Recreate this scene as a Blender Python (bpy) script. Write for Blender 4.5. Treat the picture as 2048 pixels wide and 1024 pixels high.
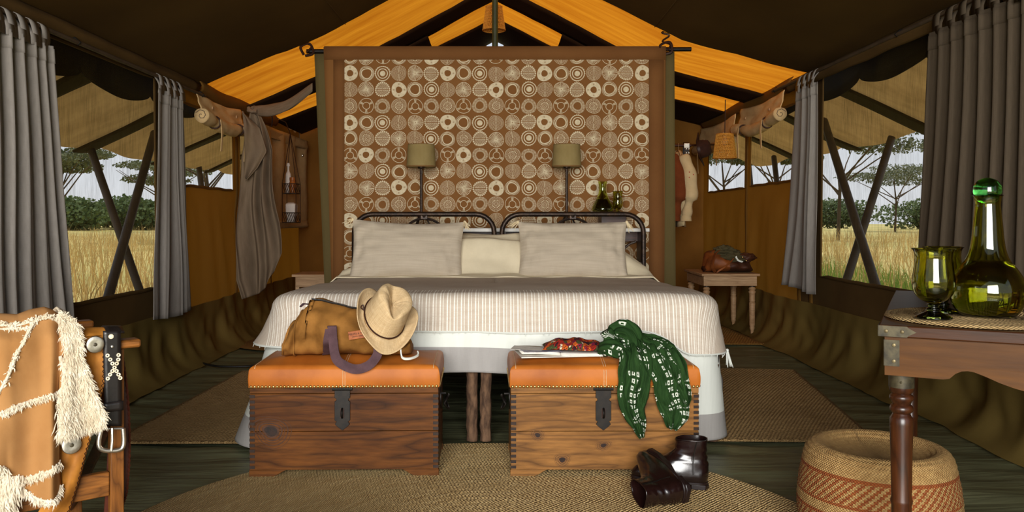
import bpy, bmesh, math, random
from mathutils import Vector, Matrix, noise as mn

for o in list(bpy.data.objects):
    bpy.data.objects.remove(o, do_unlink=True)
S = bpy.context.scene
COL = S.collection
PI = math.pi
rnd = random.Random(7)

# ------------------------------------------------------------------ camera
F = 1640.0; VX = 990.0; VY = 437.0; EYE = 0.95
cam_d = bpy.data.cameras.new('camera'); cam = bpy.data.objects.new('camera', cam_d); COL.objects.link(cam)
cam.location = (0, 0, EYE); cam.rotation_euler = (PI / 2, 0, 0)
cam_d.sensor_width = 36; cam_d.lens = F / 2048 * 36
cam_d.shift_x = (1024 - VX) / 2048; cam_d.shift_y = -(512 - VY) / 2048
cam_d.clip_start = 0.05; cam_d.clip_end = 600
S.camera = cam

# ------------------------------------------------------------------ world, sun, fill lamp before the open tent front
W = bpy.data.worlds.new('sky'); S.world = W; W.use_nodes = True
wn = W.node_tree.nodes; wl = W.node_tree.links
for n in list(wn): wn.remove(n)
wo = wn.new('ShaderNodeOutputWorld'); wb = wn.new('ShaderNodeBackground')
wt = wn.new('ShaderNodeTexCoord'); ws = wn.new('ShaderNodeSeparateXYZ'); wr = wn.new('ShaderNodeValToRGB')
wl.new(wt.outputs['Generated'], ws.inputs[0]); wl.new(ws.outputs['Z'], wr.inputs[0])
wr.color_ramp.elements[0].position = 0.0; wr.color_ramp.elements[0].color = (0.82, 0.84, 0.86, 1)
wr.color_ramp.elements[1].position = 0.6; wr.color_ramp.elements[1].color = (0.42, 0.58, 0.82, 1)
wl.new(wr.outputs[0], wb.inputs['Color']); wb.inputs['Strength'].default_value = 1.0
wl.new(wb.outputs[0], wo.inputs['Surface'])

def light(name, kind, loc, rot, energy, color, **k):
    d = bpy.data.lights.new(name, kind); o = bpy.data.objects.new(name, d); COL.objects.link(o)
    o.location = loc; o.rotation_euler = rot; d.energy = energy; d.color = color
    for a, b in k.items(): setattr(d, a, b)
    return o
# the sun stands high, a little behind the tent and to the right
light('sun', 'SUN', (0, 0, 20), (math.radians(-24), math.radians(14), 0), 5.0, (1.0, 0.93, 0.82), angle=0.012)
# area lamp added behind the camera, boosting the daylight of the open tent front
light('front_daylight_fill', 'AREA', (-0.3, -3.2, 1.70), (math.radians(88), 0, math.radians(-3)), 650, (1.0, 0.985, 0.95),
      shape='RECTANGLE', size=3.0, size_y=2.4)

S.view_settings.view_transform = 'Standard'; S.view_settings.look = 'None'
S.view_settings.gamma = 1; S.view_settings.exposure = 0.0; S.view_settings.use_curve_mapping = False
S.cycles.use_denoising = True
S.cycles.max_bounces = 10; S.cycles.transparent_max_bounces = 16; S.cycles.transmission_bounces = 10
S.cycles.sample_clamp_indirect = 6.0
S.cycles.caustics_reflective = False; S.cycles.caustics_refractive = False

# ------------------------------------------------------------------ helpers
def at(px, py, d):
    """point seen at a pixel of the 2048x1024 frame, d metres in front of the eye"""
    return Vector(((px - VX) / F * d, d, EYE - (py - VY) / F * d))
def fl(px, py, z=0.0):
    d = F * (EYE - z) / (py - VY)
    return Vector(((px - VX) / F * d, d, z))
def nz(x, y, z=0.0): return mn.noise(Vector((x, y, z)))
def sst(a, b, x):
    t = max(0.0, min(1.0, (x - a) / (b - a))); return t * t * (3 - 2 * t)
def lerp(a, b, t): return a + (b - a) * t
def interp(tab, x):
    if x <= tab[0][0]: return tab[0][1]
    for (a, fa), (b, fb) in zip(tab, tab[1:]):
        if x <= b: return fa + (fb - fa) * (x - a) / (b - a)
    return tab[-1][1]
def smooth_path(pts, n=6):
    """Catmull-Rom through the points"""
    P = [Vector(p) for p in pts]; out = []
    for i in range(len(P) - 1):
        p0 = P[max(i - 1, 0)]; p1 = P[i]; p2 = P[i + 1]; p3 = P[min(i + 2, len(P) - 1)]
        for k in range(n):
            t = k / n
            out.append(0.5 * ((2 * p1) + (p2 - p0) * t + (2 * p0 - 5 * p1 + 4 * p2 - p3) * t * t + (3 * p1 - p0 - 3 * p2 + p3) * t ** 3))
    out.append(P[-1].copy()); return out

def lin(c):
    return tuple(((x / 255) / 12.92 if x / 255 <= 0.04045 else ((x / 255 + 0.055) / 1.055) ** 2.4) for x in c) + (1.0,)

class MB:
    def __init__(s): s.v = []; s.f = []; s.uv = []; s.m = []
    def add(s, vs, fs, uv=None, m=0):
        b = len(s.v); s.v += [Vector(p) for p in vs]
        s.uv += list(uv) if uv else [(p[0], p[2]) for p in vs]
        for f in fs: s.f.append([i + b for i in f]); s.m.append(m)
        return s
    def box(s, c, size, R=None, m=0):
        x, y, z = size[0] / 2, size[1] / 2, size[2] / 2; c = Vector(c)
        vs = [Vector(p) for p in ((-x,-y,-z),(x,-y,-z),(x,y,-z),(-x,y,-z),(-x,-y,z),(x,-y,z),(x,y,z),(-x,y,z))]
        if R is not None: vs = [R @ p for p in vs]
        return s.add([p + c for p in vs], [(3,2,1,0),(4,5,6,7),(0,1,5,4),(1,2,6,5),(2,3,7,6),(3,0,4,7)], None, m)
    def tube(s, pts, r, seg=8, caps=True, m=0, closed=False, flat=1.0, up=None):
        P = [Vector(p) for p in pts]; n = len(P)
        R = r if isinstance(r, (list, tuple)) else [r] * n
        T = []
        for i in range(n):
            a = P[i - 1] if (i > 0 or closed) else P[i]; b = P[(i + 1) % n] if (i < n - 1 or closed) else P[i]
            d = b - a; T.append(d.normalized() if d.length > 1e-9 else Vector((0, 0, 1)))
        u = Vector(up) if up else (Vector((0, 0, 1)) if abs(T[0].z) < 0.9 else Vector((1, 0, 0)))
        vs = []; uv = []; L = 0
        for i in range(n):
            u = (u - T[i] * u.dot(T[i]))
            if u.length < 1e-6: u = Vector((1, 0, 0)) - T[i] * T[i].x
            u.normalize(); w = T[i].cross(u)
            if i: L += (P[i] - P[i - 1]).length
            for k in range(seg):
                a = 2 * PI * k / seg
                vs.append(P[i] + (u * math.cos(a) * flat + w * math.sin(a)) * R[i]); uv.append((k / seg * 2 * PI * R[i], L))
        fs = []
        for i in range(n if closed else n - 1):
            j = (i + 1) % n
            for k in range(seg):
                fs.append((i * seg + k, i * seg + (k + 1) % seg, j * seg + (k + 1) % seg, j * seg + k))
        if caps and not closed:
            fs.append(list(range(seg))[::-1]); fs.append([(n - 1) * seg + k for k in range(seg)])
        return s.add(vs, fs, uv, m)
    def lathe(s, prof, c, seg=24, R=None, m=0, cap0=True, cap1=True, wob=None):
        c = Vector(c); vs = []; uv = []; L = 0; n = len(prof)
        for i, (r, z) in enumerate(prof):
            if i: L += math.hypot(r - prof[i - 1][0], z - prof[i - 1][1])
            for k in range(seg):
                a = 2 * PI * k / seg; rr = r * (wob(a, z) if wob else 1)
                p = Vector((rr * math.cos(a), rr * math.sin(a), z))
                if R is not None: p = R @ p
                vs.append(p + c); uv.append((k / seg, L))
        fs = [(i * seg + k, i * seg + (k + 1) % seg, (i + 1) * seg + (k + 1) % seg, (i + 1) * seg + k) for i in range(n - 1) for k in range(seg)]
        if cap0: fs.append(list(range(seg))[::-1])
        if cap1: fs.append([(n - 1) * seg + k for k in range(seg)])
        return s.add(vs, fs, uv, m)
    def grid(s, f, nu, nv, uvf=None, m=0, cu=False):
        vs = []; uv = []
        for j in range(nv + 1):
            for i in range(nu if cu else nu + 1):
                u, v = i / nu, j / nv
                vs.append(f(u, v)); uv.append(uvf(u, v) if uvf else (u, v))
        w = nu if cu else nu + 1
        fs = [(j * w + i, j * w + (i + 1) % w, (j + 1) * w + (i + 1) % w, (j + 1) * w + i) for j in range(nv) for i in range(nu)]
        return s.add(vs, fs, uv, m)
    def prism(s, pts, thick, m=0):
        """closed outline of 3D points pushed along the vector thick"""
        n = len(pts); t = Vector(thick); P = [Vector(p) for p in pts]
        fs = [list(range(n)), [n + i for i in range(n)][::-1]] + [(i, n + i, n + (i + 1) % n, (i + 1) % n) for i in range(n)]
        return s.add(P + [p + t for p in P], fs, None, m)
    def loft(s, rings, m=0, caps=True, uv=None):
        n = len(rings[0]); vs = [Vector(p) for r in rings for p in r]
        uvs = [(k / n, i / max(1, len(rings) - 1)) for i in range(len(rings)) for k in range(n)]
        fs = [(i * n + k, i * n + (k + 1) % n, (i + 1) * n + (k + 1) % n, (i + 1) * n + k) for i in range(len(rings) - 1) for k in range(n)]
        if caps: fs += [list(range(n))[::-1], [(len(rings) - 1) * n + k for k in range(n)]]
        return s.add(vs, fs, uvs, m)
    def crumple(s, c, size, seed, amp=0.2, freq=3.0, nu=36, nv=20, flat=True, m=0):
        c = Vector(c)
        def f(u, v):
            a = 2 * PI * u; b = PI * (v - 0.5) * 0.998
            d = Vector((math.cos(a) * math.cos(b), math.sin(a) * math.cos(b), math.sin(b)))
            k = 1 + amp * (mn.noise(d * freq + Vector((seed, seed * 2, 0))) + 0.5 * abs(mn.noise(d * freq * 2.3 + Vector((0, seed, 5)))))
            p = Vector((d.x * size[0], d.y * size[1], d.z * size[2])) * k
            if flat and p.z < -size[2] * 0.75: p.z = -size[2] * 0.75
            return c + p
        return s.grid(f, nu, nv, lambda u, v: (u * 2 * PI * size[0], v * PI * size[2]), m, cu=True)
    def build(s, name, mats, parent=None, label=None, cat=None, group=None, kind=None, smooth=True, solid=0, bevel=0, sub=0, sharp=38, recalc=True, offset=0):
        mats = mats if isinstance(mats, (list, tuple)) else [mats]
        me = bpy.data.meshes.new(name)
        if parent is not None:
            base = wloc(parent)
        else:
            xs = [p.x for p in s.v]; ys = [p.y for p in s.v]; zs = [p.z for p in s.v]
            base = Vector(((min(xs) + max(xs)) / 2, (min(ys) + max(ys)) / 2, min(zs)))
        me.from_pydata([(p - base)[:] for p in s.v], [], s.f)
        for mt in mats: me.materials.append(mt)
        if len(mats) > 1: me.polygons.foreach_set('material_index', s.m)
        ul = me.uv_layers.new(name='uv')
        uvs = []
        for lp in me.loops: uvs += s.uv[lp.vertex_index]
        ul.data.foreach_set('uv', uvs)
        if recalc:
            bm = bmesh.new(); bm.from_mesh(me); bmesh.ops.recalc_face_normals(bm, faces=bm.faces); bm.to_mesh(me); bm.free()
        if smooth:
            me.polygons.foreach_set('use_smooth', [True] * len(me.polygons)); me.set_sharp_from_angle(angle=math.radians(sharp))
        me.update()
        o = bpy.data.objects.new(name, me); COL.objects.link(o)
        if parent is None: o.location = base
        else: o.parent = parent
        if sub:
            q = o.modifiers.new('sub', 'SUBSURF'); q.levels = sub; q.render_levels = sub
        if solid:
            q = o.modifiers.new('thick', 'SOLIDIFY'); q.thickness = solid; q.offset = offset
        if bevel:
            q = o.modifiers.new('bevel', 'BEVEL'); q.width = bevel; q.segments = 2; q.limit_method = 'ANGLE'; q.angle_limit = math.radians(50)
        tag(o, label, cat, group, kind)
        return o

def wloc(o):
    v = Vector((0, 0, 0))
    while o is not None: v = v + o.location; o = o.parent
    return v
def tag(o, label=None, cat=None, group=None, kind=None):
    if label: o['label'] = label
    if cat: o['category'] = cat
    if group: o['group'] = group
    if kind: o['kind'] = kind
    return o
def thing(name, label, cat, loc, group=None):
    o = bpy.data.objects.new(name, None); COL.objects.link(o); o.location = loc; o.empty_display_size = 0.1
    return tag(o, label, cat, group)
def copy_tree(o, dp, label=None, parent=None):
    c = o.copy(); COL.objects.link(c)
    if parent is None: c.location = o.location + Vector(dp)
    else: c.parent = parent
    if label: c['label'] = label
    for ch in list(o.children): copy_tree(ch, dp, None, c)
    return c

# ------------------------------------------------------------------ materials
def newmat(name):
    m = bpy.data.materials.new(name); m.use_nodes = True
    nt = m.node_tree
    for n in list(nt.nodes): nt.nodes.remove(n)
    out = nt.nodes.new('ShaderNodeOutputMaterial')
    return m, nt, out
def nd(nt, t, **k):
    n = nt.nodes.new('ShaderNode' + t)
    for a, b in k.items():
        if a.startswith('_'): n.inputs[a[1:].replace('_', ' ')].default_value = b
        else: setattr(n, a, b)
    return n
def mth(nt, op, a, b=None, c=None):
    n = nt.nodes.new('ShaderNodeMath'); n.operation = op
    for i, x in enumerate((a, b, c)):
        if x is None: continue
        if hasattr(x, 'links') or hasattr(x, 'is_linked'): nt.links.new(x, n.inputs[i])
        else: n.inputs[i].default_value = x
    return n.outputs[0]
def coordn(nt, coord, scale, rot=(0, 0, 0)):
    tc = nt.nodes.new('ShaderNodeTexCoord'); mp = nt.nodes.new('ShaderNodeMapping')
    nt.links.new(tc.outputs[coord], mp.inputs[0]); mp.inputs['Scale'].default_value = scale; mp.inputs['Rotation'].default_value = rot
    return mp.outputs[0]
def mixc(nt, fac, a, b, blend='MIX'):
    n = nt.nodes.new('ShaderNodeMix'); n.data_type = 'RGBA'; n.blend_type = blend
    for i, x in ((0, fac), (6, a), (7, b)):
        if hasattr(x, 'is_linked'): nt.links.new(x, n.inputs[i])
        else: n.inputs[i].default_value = x
    return n.outputs[2]
def noise_fac(nt, vec, detail=4, lo=0.35, hi=0.65, rough=0.55, dist=0.0):
    n = nt.nodes.new('ShaderNodeTexNoise'); n.inputs['Scale'].default_value = 1.0
    n.inputs['Detail'].default_value = detail; n.inputs['Roughness'].default_value = rough; n.inputs['Distortion'].default_value = dist
    nt.links.new(vec, n.inputs['Vector'])
    mr = nt.nodes.new('ShaderNodeMapRange'); mr.inputs[1].default_value = lo; mr.inputs[2].default_value = hi
    nt.links.new(n.outputs[0], mr.inputs[0]); return mr.outputs[0]
def finish(nt, out, color, rough, spec=0.3, metal=0.0, bump=None, bstr=0.3, bdist=0.002, transl=0.0, tcol=None, sheen=0, coat=0):
    p = nt.nodes.new('ShaderNodeBsdfPrincipled')
    if hasattr(color, 'is_linked'): nt.links.new(color, p.inputs['Base Color'])
    else: p.inputs['Base Color'].default_value = color
    if hasattr(rough, 'is_linked'): nt.links.new(rough, p.inputs['Roughness'])
    else: p.inputs['Roughness'].default_value = rough
    p.inputs['Specular IOR Level'].default_value = spec; p.inputs['Metallic'].default_value = metal
    if coat: p.inputs['Coat Weight'].default_value = coat; p.inputs['Coat Roughness'].default_value = 0.12
    if bump is not None:
        b = nt.nodes.new('ShaderNodeBump'); b.inputs['Strength'].default_value = bstr; b.inputs['Distance'].default_value = bdist
        nt.links.new(bump, b.inputs['Height']); nt.links.new(b.outputs[0], p.inputs['Normal'])
    sh = p.outputs[0]
    if transl:
        t = nt.nodes.new('ShaderNodeBsdfTranslucent'); mx = nt.nodes.new('ShaderNodeMixShader'); mx.inputs[0].default_value = transl
        tc = tcol if tcol is not None else color
        if hasattr(tc, 'is_linked'): nt.links.new(tc, t.inputs[0])
        else: t.inputs[0].default_value = tc
        nt.links.new(sh, mx.inputs[1]); nt.links.new(t.outputs[0], mx.inputs[2]); sh = mx.outputs[0]
    nt.links.new(sh, out.inputs['Surface'])
def mat(name, c1, c2=None, rough=0.8, spec=0.25, metal=0.0, coord='Object', scale=(8, 8, 8), detail=4, lo=0.35, hi=0.65,
        bump=0.0, bscale=None, bdist=0.002, transl=0.0, tcol=None, coat=0):
    m, nt, out = newmat(name)
    c1 = lin(c1); c2 = lin(c2) if c2 else tuple(x * 0.8 for x in c1[:3]) + (1,)
    fac = noise_fac(nt, coordn(nt, coord, scale), detail, lo, hi)
    col = mixc(nt, fac, c1, c2)
    bh = None
    if bump:
        bh = noise_fac(nt, coordn(nt, coord, bscale or tuple(x * 6 for x in scale)), 3, 0.2, 0.8)
    finish(nt, out, col, rough, spec, metal, bh, bump, bdist, transl, lin(tcol) if tcol else None, coat=coat)
    return m
def fabric(name, c1, c2=None, threads=900, rough=0.9, streak=(40, 6), transl=0.0, tcol=None, bump=0.25, slub=0.35):
    """woven cloth: UV in metres, fine warp and weft threads, slubs along u"""
    m, nt, out = newmat(name)
    c1 = lin(c1); c2 = lin(c2) if c2 else tuple(x * 0.82 for x in c1[:3]) + (1,)
    f1 = noise_fac(nt, coordn(nt, 'UV', (streak[0], streak[1], 1)), 4, 0.3, 0.7)
    f2 = noise_fac(nt, coordn(nt, 'UV', (threads * 0.05, threads, 1)), 2, 0.3, 0.7)
    f3 = noise_fac(nt, coordn(nt, 'UV', (threads, threads * 0.05, 1)), 2, 0.3, 0.7)
    th = mth(nt, 'ADD', mth(nt, 'MULTIPLY', f2, 0.5), mth(nt, 'MULTIPLY', f3, 0.5))
    col = mixc(nt, mth(nt, 'ADD', mth(nt, 'MULTIPLY', f1, 1 - slub), mth(nt, 'MULTIPLY', th, slub)), c1, c2)
    finish(nt, out, col, rough, 0.12, 0, th, bump, 0.0012, transl, lin(tcol) if tcol else None)
    return m
def wood(name, c1, c2, c3=None, along='X', scale=7.0, rough=0.5, spec=0.35, bump=0.08, coat=0, zrot=0.0, line=0.75):
    m, nt, out = newmat(name)
    st = {'X': (0.12, 1, 1), 'Y': (1, 0.12, 1), 'Z': (1, 1, 0.12)}[along]
    def wc(k):
        tc = nt.nodes.new('ShaderNodeTexCoord'); m1 = nt.nodes.new('ShaderNodeMapping'); m2 = nt.nodes.new('ShaderNodeMapping')
        nt.links.new(tc.outputs['Object'], m1.inputs[0]); m1.inputs['Rotation'].default_value = (0, 0, zrot); nt.links.new(m1.outputs[0], m2.inputs[0])
        m2.inputs['Scale'].default_value = tuple(scale * x * k for x in st); return m2.outputs[0]
    v = wc(2.2)
    warp = nt.nodes.new('ShaderNodeTexNoise'); warp.inputs['Scale'].default_value = 0.5; warp.inputs['Detail'].default_value = 2
    nt.links.new(v, warp.inputs['Vector'])
    vm = nt.nodes.new('ShaderNodeVectorMath'); vm.operation = 'MULTIPLY_ADD'
    nt.links.new(warp.outputs['Color'], vm.inputs[0]); vm.inputs[1].default_value = (3, 3, 3); nt.links.new(v, vm.inputs[2])
    g = noise_fac(nt, vm.outputs[0], 5, 0.32, 0.68, 0.6)
    fine = noise_fac(nt, wc(22), 3, 0.3, 0.7)
    col = mixc(nt, g, lin(c1), lin(c2))
    big = nt.nodes.new('ShaderNodeTexNoise'); big.inputs['Scale'].default_value = 0.8; big.inputs['Detail'].default_value = 2.5; big.inputs['Roughness'].default_value = 0.45
    nt.links.new(v, big.inputs['Vector'])
    ln = mth(nt, 'POWER', mth(nt, 'ABSOLUTE', mth(nt, 'SINE', mth(nt, 'MULTIPLY', big.outputs[0], 34.0))), 0.55)
    col = mixc(nt, mth(nt, 'MULTIPLY', mth(nt, 'SUBTRACT', 1.0, ln), line), col, lin(c3 or c2))
    col = mixc(nt, mth(nt, 'MULTIPLY', fine, 0.45), col, lin(c3 or tuple(x * 0.6 for x in c2)))
    finish(nt, out, col, rough, spec, 0, fine, bump, 0.001, coat=coat)
    return m

M = {}
# canvas of the tent
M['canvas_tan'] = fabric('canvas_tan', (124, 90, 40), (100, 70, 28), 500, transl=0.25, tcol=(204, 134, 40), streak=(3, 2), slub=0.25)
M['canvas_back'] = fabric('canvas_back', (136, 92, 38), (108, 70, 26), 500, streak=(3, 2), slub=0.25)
M['canvas_front_shaded'] = fabric('canvas_front_shaded', (88, 66, 34), (66, 48, 24), 500, streak=(2, 2), slub=0.25)  # darker copy of the side wall canvas, shade under the fly in its colour
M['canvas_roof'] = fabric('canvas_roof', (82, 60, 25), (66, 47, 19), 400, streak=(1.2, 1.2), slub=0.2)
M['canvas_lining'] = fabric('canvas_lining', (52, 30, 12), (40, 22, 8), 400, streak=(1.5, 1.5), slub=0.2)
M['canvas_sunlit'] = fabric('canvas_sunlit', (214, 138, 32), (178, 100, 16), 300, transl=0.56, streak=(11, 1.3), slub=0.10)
M['canvas_olive'] = fabric('canvas_olive', (96, 82, 50), (78, 66, 38), 500, streak=(6, 1), slub=0.3)
M['awning'] = fabric('awning', (146, 116, 68), (112, 86, 46), 300, transl=0.45, streak=(5, 2))
M['awning_seam'] = fabric('awning_seam', (48, 36, 18), (36, 27, 13), 300, streak=(2, 2))
M['valance_dark'] = fabric('valance_dark', (26, 20, 12), (18, 14, 9), 300, streak=(2, 2))
M['skirt'] = fabric('skirt', (122, 102, 54), (98, 82, 40), 400, streak=(4, 1), rough=0.7, transl=.2, tcol=(170, 124, 44))
def floor_mat():
    m, nt, out = newmat('groundsheet')
    f1 = noise_fac(nt, coordn(nt, 'Object', (2.5, 9, 1)), 5, 0.3, 0.7)
    f2 = noise_fac(nt, coordn(nt, 'Object', (0.8, 0.8, 1)), 2, 0.35, 0.65)
    col = mixc(nt, f1, lin((100, 106, 80)), lin((80, 84, 60)))
    col = mixc(nt, mth(nt, 'MULTIPLY', f2, 0.4), col, lin((88, 78, 50)))
    finish(nt, out, col, 0.42, 0.5, 0, noise_fac(nt, coordn(nt, 'Object', (2.5, 17, 1)), 3, dist=.6), 0.22, 0.015)
    return m
M['floor'] = floor_mat()
M['pole_green'] = mat('pole_green', (60, 62, 34), (48, 48, 26), 0.5)
M['pole_dark'] = mat('pole_dark', (74, 60, 46), (58, 46, 34), 0.6)
M['bark_leg'] = mat('bark_leg', (112, 84, 62), (62, 44, 32), 0.85, scale=(60, 60, 18), bump=0.6, bscale=(90, 90, 30), bdist=0.004)
M['iron_black'] = mat('iron_black', (20, 17, 15), (34, 28, 22), 0.45, 0.5, 0.6, scale=(40, 40, 40))
M['iron_rust'] = mat('iron_rust', (38, 27, 20), (66, 46, 30), 0.42, 0.5, 0.55, scale=(30, 30, 30), lo=0.45, hi=0.75, bump=0.3, bdist=0.002)
M['curtain'] = fabric('curtain', (152, 145, 138), (128, 121, 114), 700, transl=0.2, tcol=(150, 140, 125), streak=(90, 14), slub=0.5)
M['curtain_shaded'] = fabric('curtain_shaded', (88, 76, 62), (70, 60, 48), 700, transl=0.15, tcol=(150, 130, 105), streak=(90, 14), slub=0.5)  # same cloth as curtain; the shade at far right is put into the colour
M['grey_brown_cloth'] = fabric('grey_brown_cloth', (118, 100, 82), (96, 80, 62), 700, streak=(20, 8), slub=0.4)
M['blind_cloth'] = fabric('blind_cloth', (204, 174, 128), (180, 148, 102), 600, streak=(12, 12), slub=0.4)
M['print_cloth'] = fabric('print_cloth', (126, 85, 46), (112, 73, 38), 800, streak=(3, 3), slub=0.4)
M['print_edge'] = fabric('print_edge', (116, 77, 42), (102, 65, 34), 800, streak=(3, 3), slub=0.4)
M['white_print'] = mat('white_print', (206, 190, 160), (188, 171, 140), 0.85, scale=(60, 60, 60))
M['linen_white'] = fabric('linen_white', (222, 224, 216), (208, 211, 202), 900, streak=(30, 4), slub=0.4)
M['linen_grey'] = fabric('linen_grey', (166, 162, 158), (150, 146, 142), 900, streak=(30, 4), slub=0.5)
M['cream_blanket'] = fabric('cream_blanket', (222, 208, 178), (208, 194, 164), 800, streak=(14, 14), slub=0.4)
M['pillow_linen'] = fabric('pillow_linen', (186, 172, 152), (166, 152, 132), 420, streak=(4, 80), slub=0.35)
M['tassel'] = mat('tassel', (222, 204, 168), (206, 186, 146), 0.85, scale=(80, 80, 80))
M['mattress'] = mat('mattress', (180, 172, 156), None, 0.9)
M['white_paint'] = mat('white_paint', (214, 210, 202), (196, 192, 184), 0.5, scale=(10, 10, 10))
M['trunk_wood_red'] = wood('trunk_wood_red', (106, 62, 22), (72, 38, 12), (32, 16, 6), 'X', 5, 0.45, 0.12)
M['trunk_wood_pale'] = wood('trunk_wood_pale', (152, 104, 52), (118, 78, 36), (60, 36, 16), 'X', 5, 0.5, 0.15)
M['knot'] = mat('knot', (40, 20, 8), (22, 11, 5), 0.5, scale=(60, 60, 60))
M['knot_ring'] = mat('knot_ring', (70, 38, 14), (48, 25, 9), 0.5, scale=(40, 40, 40))
M['end_grain'] = mat('end_grain', (44, 28, 18), (32, 20, 13), 0.55, scale=(60, 60, 60))
M['dark_inside'] = mat('dark_inside', (36, 22, 14), None, 0.6)
M['trunk_leather'] = mat('trunk_leather', (186, 108, 40), (136, 70, 20), 0.45, 0.14, scale=(4, 4, 4), detail=8, lo=0.32, hi=0.72, bump=0.12, bscale=(60, 60, 60), bdist=0.001)
M['brass'] = mat('brass', (222, 188, 120), (180, 142, 80), 0.36, 0.5, 0.9, scale=(30, 30, 30))
M['brass_dull'] = mat('brass_dull', (126, 112, 80), (84, 72, 48), 0.5, 0.4, 0.6, scale=(60, 60, 60))
M['brass_old'] = mat('brass_old', (74, 66, 46), (38, 33, 22), 0.55, 0.4, 0.4, scale=(40, 40, 40))
M['silver'] = mat('silver', (222, 216, 204), (190, 184, 172), 0.36, 0.5, 1.0, scale=(50, 50, 50), bump=0.15, bscale=(160, 160, 160), bdist=0.001)
M['thread_white'] = mat('thread_white', (220, 190, 150), None, 0.9)
M['canvas_bag'] = mat('canvas_bag', (152, 104, 48), (112, 74, 30), 0.85, 0.15, scale=(9, 9, 9), detail=5, lo=0.35, hi=0.65, bump=0.2, bscale=(300, 300, 300), bdist=0.001)
M['webbing'] = mat('webbing', (86, 62, 66), (68, 48, 52), 0.85, scale=(20, 20, 20), bump=0.4, bscale=(260, 260, 260))
M['label_leather'] = mat('label_leather', (168, 96, 50), (132, 70, 36), 0.6, scale=(40, 40, 40))
M['ink'] = mat('ink', (48, 26, 16), None, 0.7)
M['straw_hat'] = fabric('straw_hat', (212, 186, 146), (172, 142, 100), 260, streak=(60, 60), slub=0.75, bump=0.6)
M['cord_brown'] = mat('cord_brown', (52, 28, 18), None, 0.5)
M['paper'] = mat('paper', (226, 220, 208), (206, 200, 190), 0.8, scale=(30, 30, 30))
M['photo_print'] = mat('photo_print', (176, 176, 190), (120, 116, 128), 0.5, scale=(40, 40, 40), lo=0.45, hi=0.6)
M['boot_leather'] = mat('boot_leather', (28, 12, 10), (17, 8, 7), 0.22, 0.6, scale=(10, 10, 10), bump=0.1, bscale=(35, 35, 35), bdist=0.003)
M['boot_sole'] = mat('boot_sole', (30, 14, 12), (22, 10, 9), 0.4, 0.5)
M['boot_lining'] = mat('boot_lining', (26, 20, 18), None, 0.9)
M['table_wood'] = wood('table_wood', (104, 64, 20), (72, 42, 12), (48, 26, 9), 'X', 3.2, 0.42, 0.12, zrot=math.radians(28), line=.25)
M['table_top_wood'] = wood('table_top_wood', (76, 41, 17), (52, 27, 11), (32, 16, 7), 'X', 4.5, 0.36, 0.15, zrot=math.radians(28), line=.3)
M['leg_wood'] = wood('leg_wood', (78, 40, 16), (52, 25, 11), (30, 14, 7), 'Z', 6, 0.3, 0.4)
M['chair_wood'] = wood('chair_wood', (150, 94, 40), (112, 66, 24), (62, 34, 12), 'X', 9, 0.45, 0.25, zrot=math.radians(-38))
M['chair_wood_upright'] = wood('chair_wood_upright', (150, 94, 40), (112, 66, 24), (62, 34, 12), 'Z', 9, 0.45, 0.25)
M['pale_wood'] = wood('pale_wood', (184, 150, 112), (160, 124, 88), (126, 94, 62), 'X', 6, 0.55, 0.3)
M['suede'] = mat('suede', (164, 120, 74), (142, 98, 54), 0.95, 0.1, scale=(7, 7, 7), detail=5, lo=0.3, hi=0.7, bump=0.15, bscale=(120, 120, 120), bdist=0.001)
M['wool'] = mat('wool', (214, 200, 176), (190, 174, 148), 0.95, 0.1, scale=(60, 60, 60), bump=0.4, bscale=(150, 150, 150), bdist=0.004)
M['wool_strand'] = mat('wool_strand', (238, 227, 206), (220, 206, 180), 0.9, 0.1, scale=(30, 30, 30), transl=0.3)
M['chap_leather'] = mat('chap_leather', (172, 112, 40), (132, 80, 24), 0.7, 0.25, scale=(14, 14, 14), detail=5, bump=0.2, bscale=(140, 140, 140), bdist=0.001)
M['lace_leather'] = mat('lace_leather', (84, 36, 18), (60, 24, 12), 0.45, 0.4, scale=(14, 14, 14))
M['belt_leather'] = mat('belt_leather', (30, 25, 23), (20, 16, 15), 0.38, 0.5, scale=(20, 20, 20), bump=0.1, bscale=(80, 80, 80))
M['bone'] = mat('bone', (232, 220, 196), (206, 190, 160), 0.45, scale=(60, 60, 60))
M['sling_canvas'] = fabric('sling_canvas', (126, 112, 92), (106, 92, 74), 600)
M['shade_linen'] = fabric('shade_linen', (166, 146, 98), (146, 126, 80), 900, streak=(14, 14), transl=0.3, tcol=(170, 140, 70))
M['dark_wood'] = wood('dark_wood', (84, 44, 24), (56, 28, 16), (36, 18, 10), 'X', 6, 0.4, 0.4)
M['bag_leather'] = mat('bag_leather', (132, 72, 28), (92, 46, 18), 0.6, 0.3, scale=(8, 8, 8), bump=0.15, bscale=(60, 60, 60))
M['bag_leather_dark'] = mat('bag_leather_dark', (78, 42, 22), (56, 29, 15), 0.6, 0.3, scale=(8, 8, 8), bump=0.15, bscale=(60, 60, 60))
M['olive_cloth'] = fabric('olive_cloth', (82, 74, 50), (62, 56, 36), 500, streak=(12, 12))
M['shirt_cream'] = fabric('shirt_cream', (206, 184, 142), (186, 162, 120), 500, streak=(14, 14))
M['shirt_rust'] = fabric('shirt_rust', (126, 66, 34), (104, 52, 26), 500, streak=(14, 14))
M['felt_brown'] = mat('felt_brown', (58, 30, 18), (44, 22, 13), 0.9, scale=(20, 20, 20))
M['red_thread'] = mat('red_thread', (170, 40, 34), None, 0.8)
M['wire'] = mat('wire', (52, 36, 22), None, 0.5, 0.5, 0.5)
M['plastic_white'] = mat('plastic_white', (216, 206, 196), None, 0.4)
M['amber'] = mat('amber', (150, 84, 34), None, 0.4)
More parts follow.
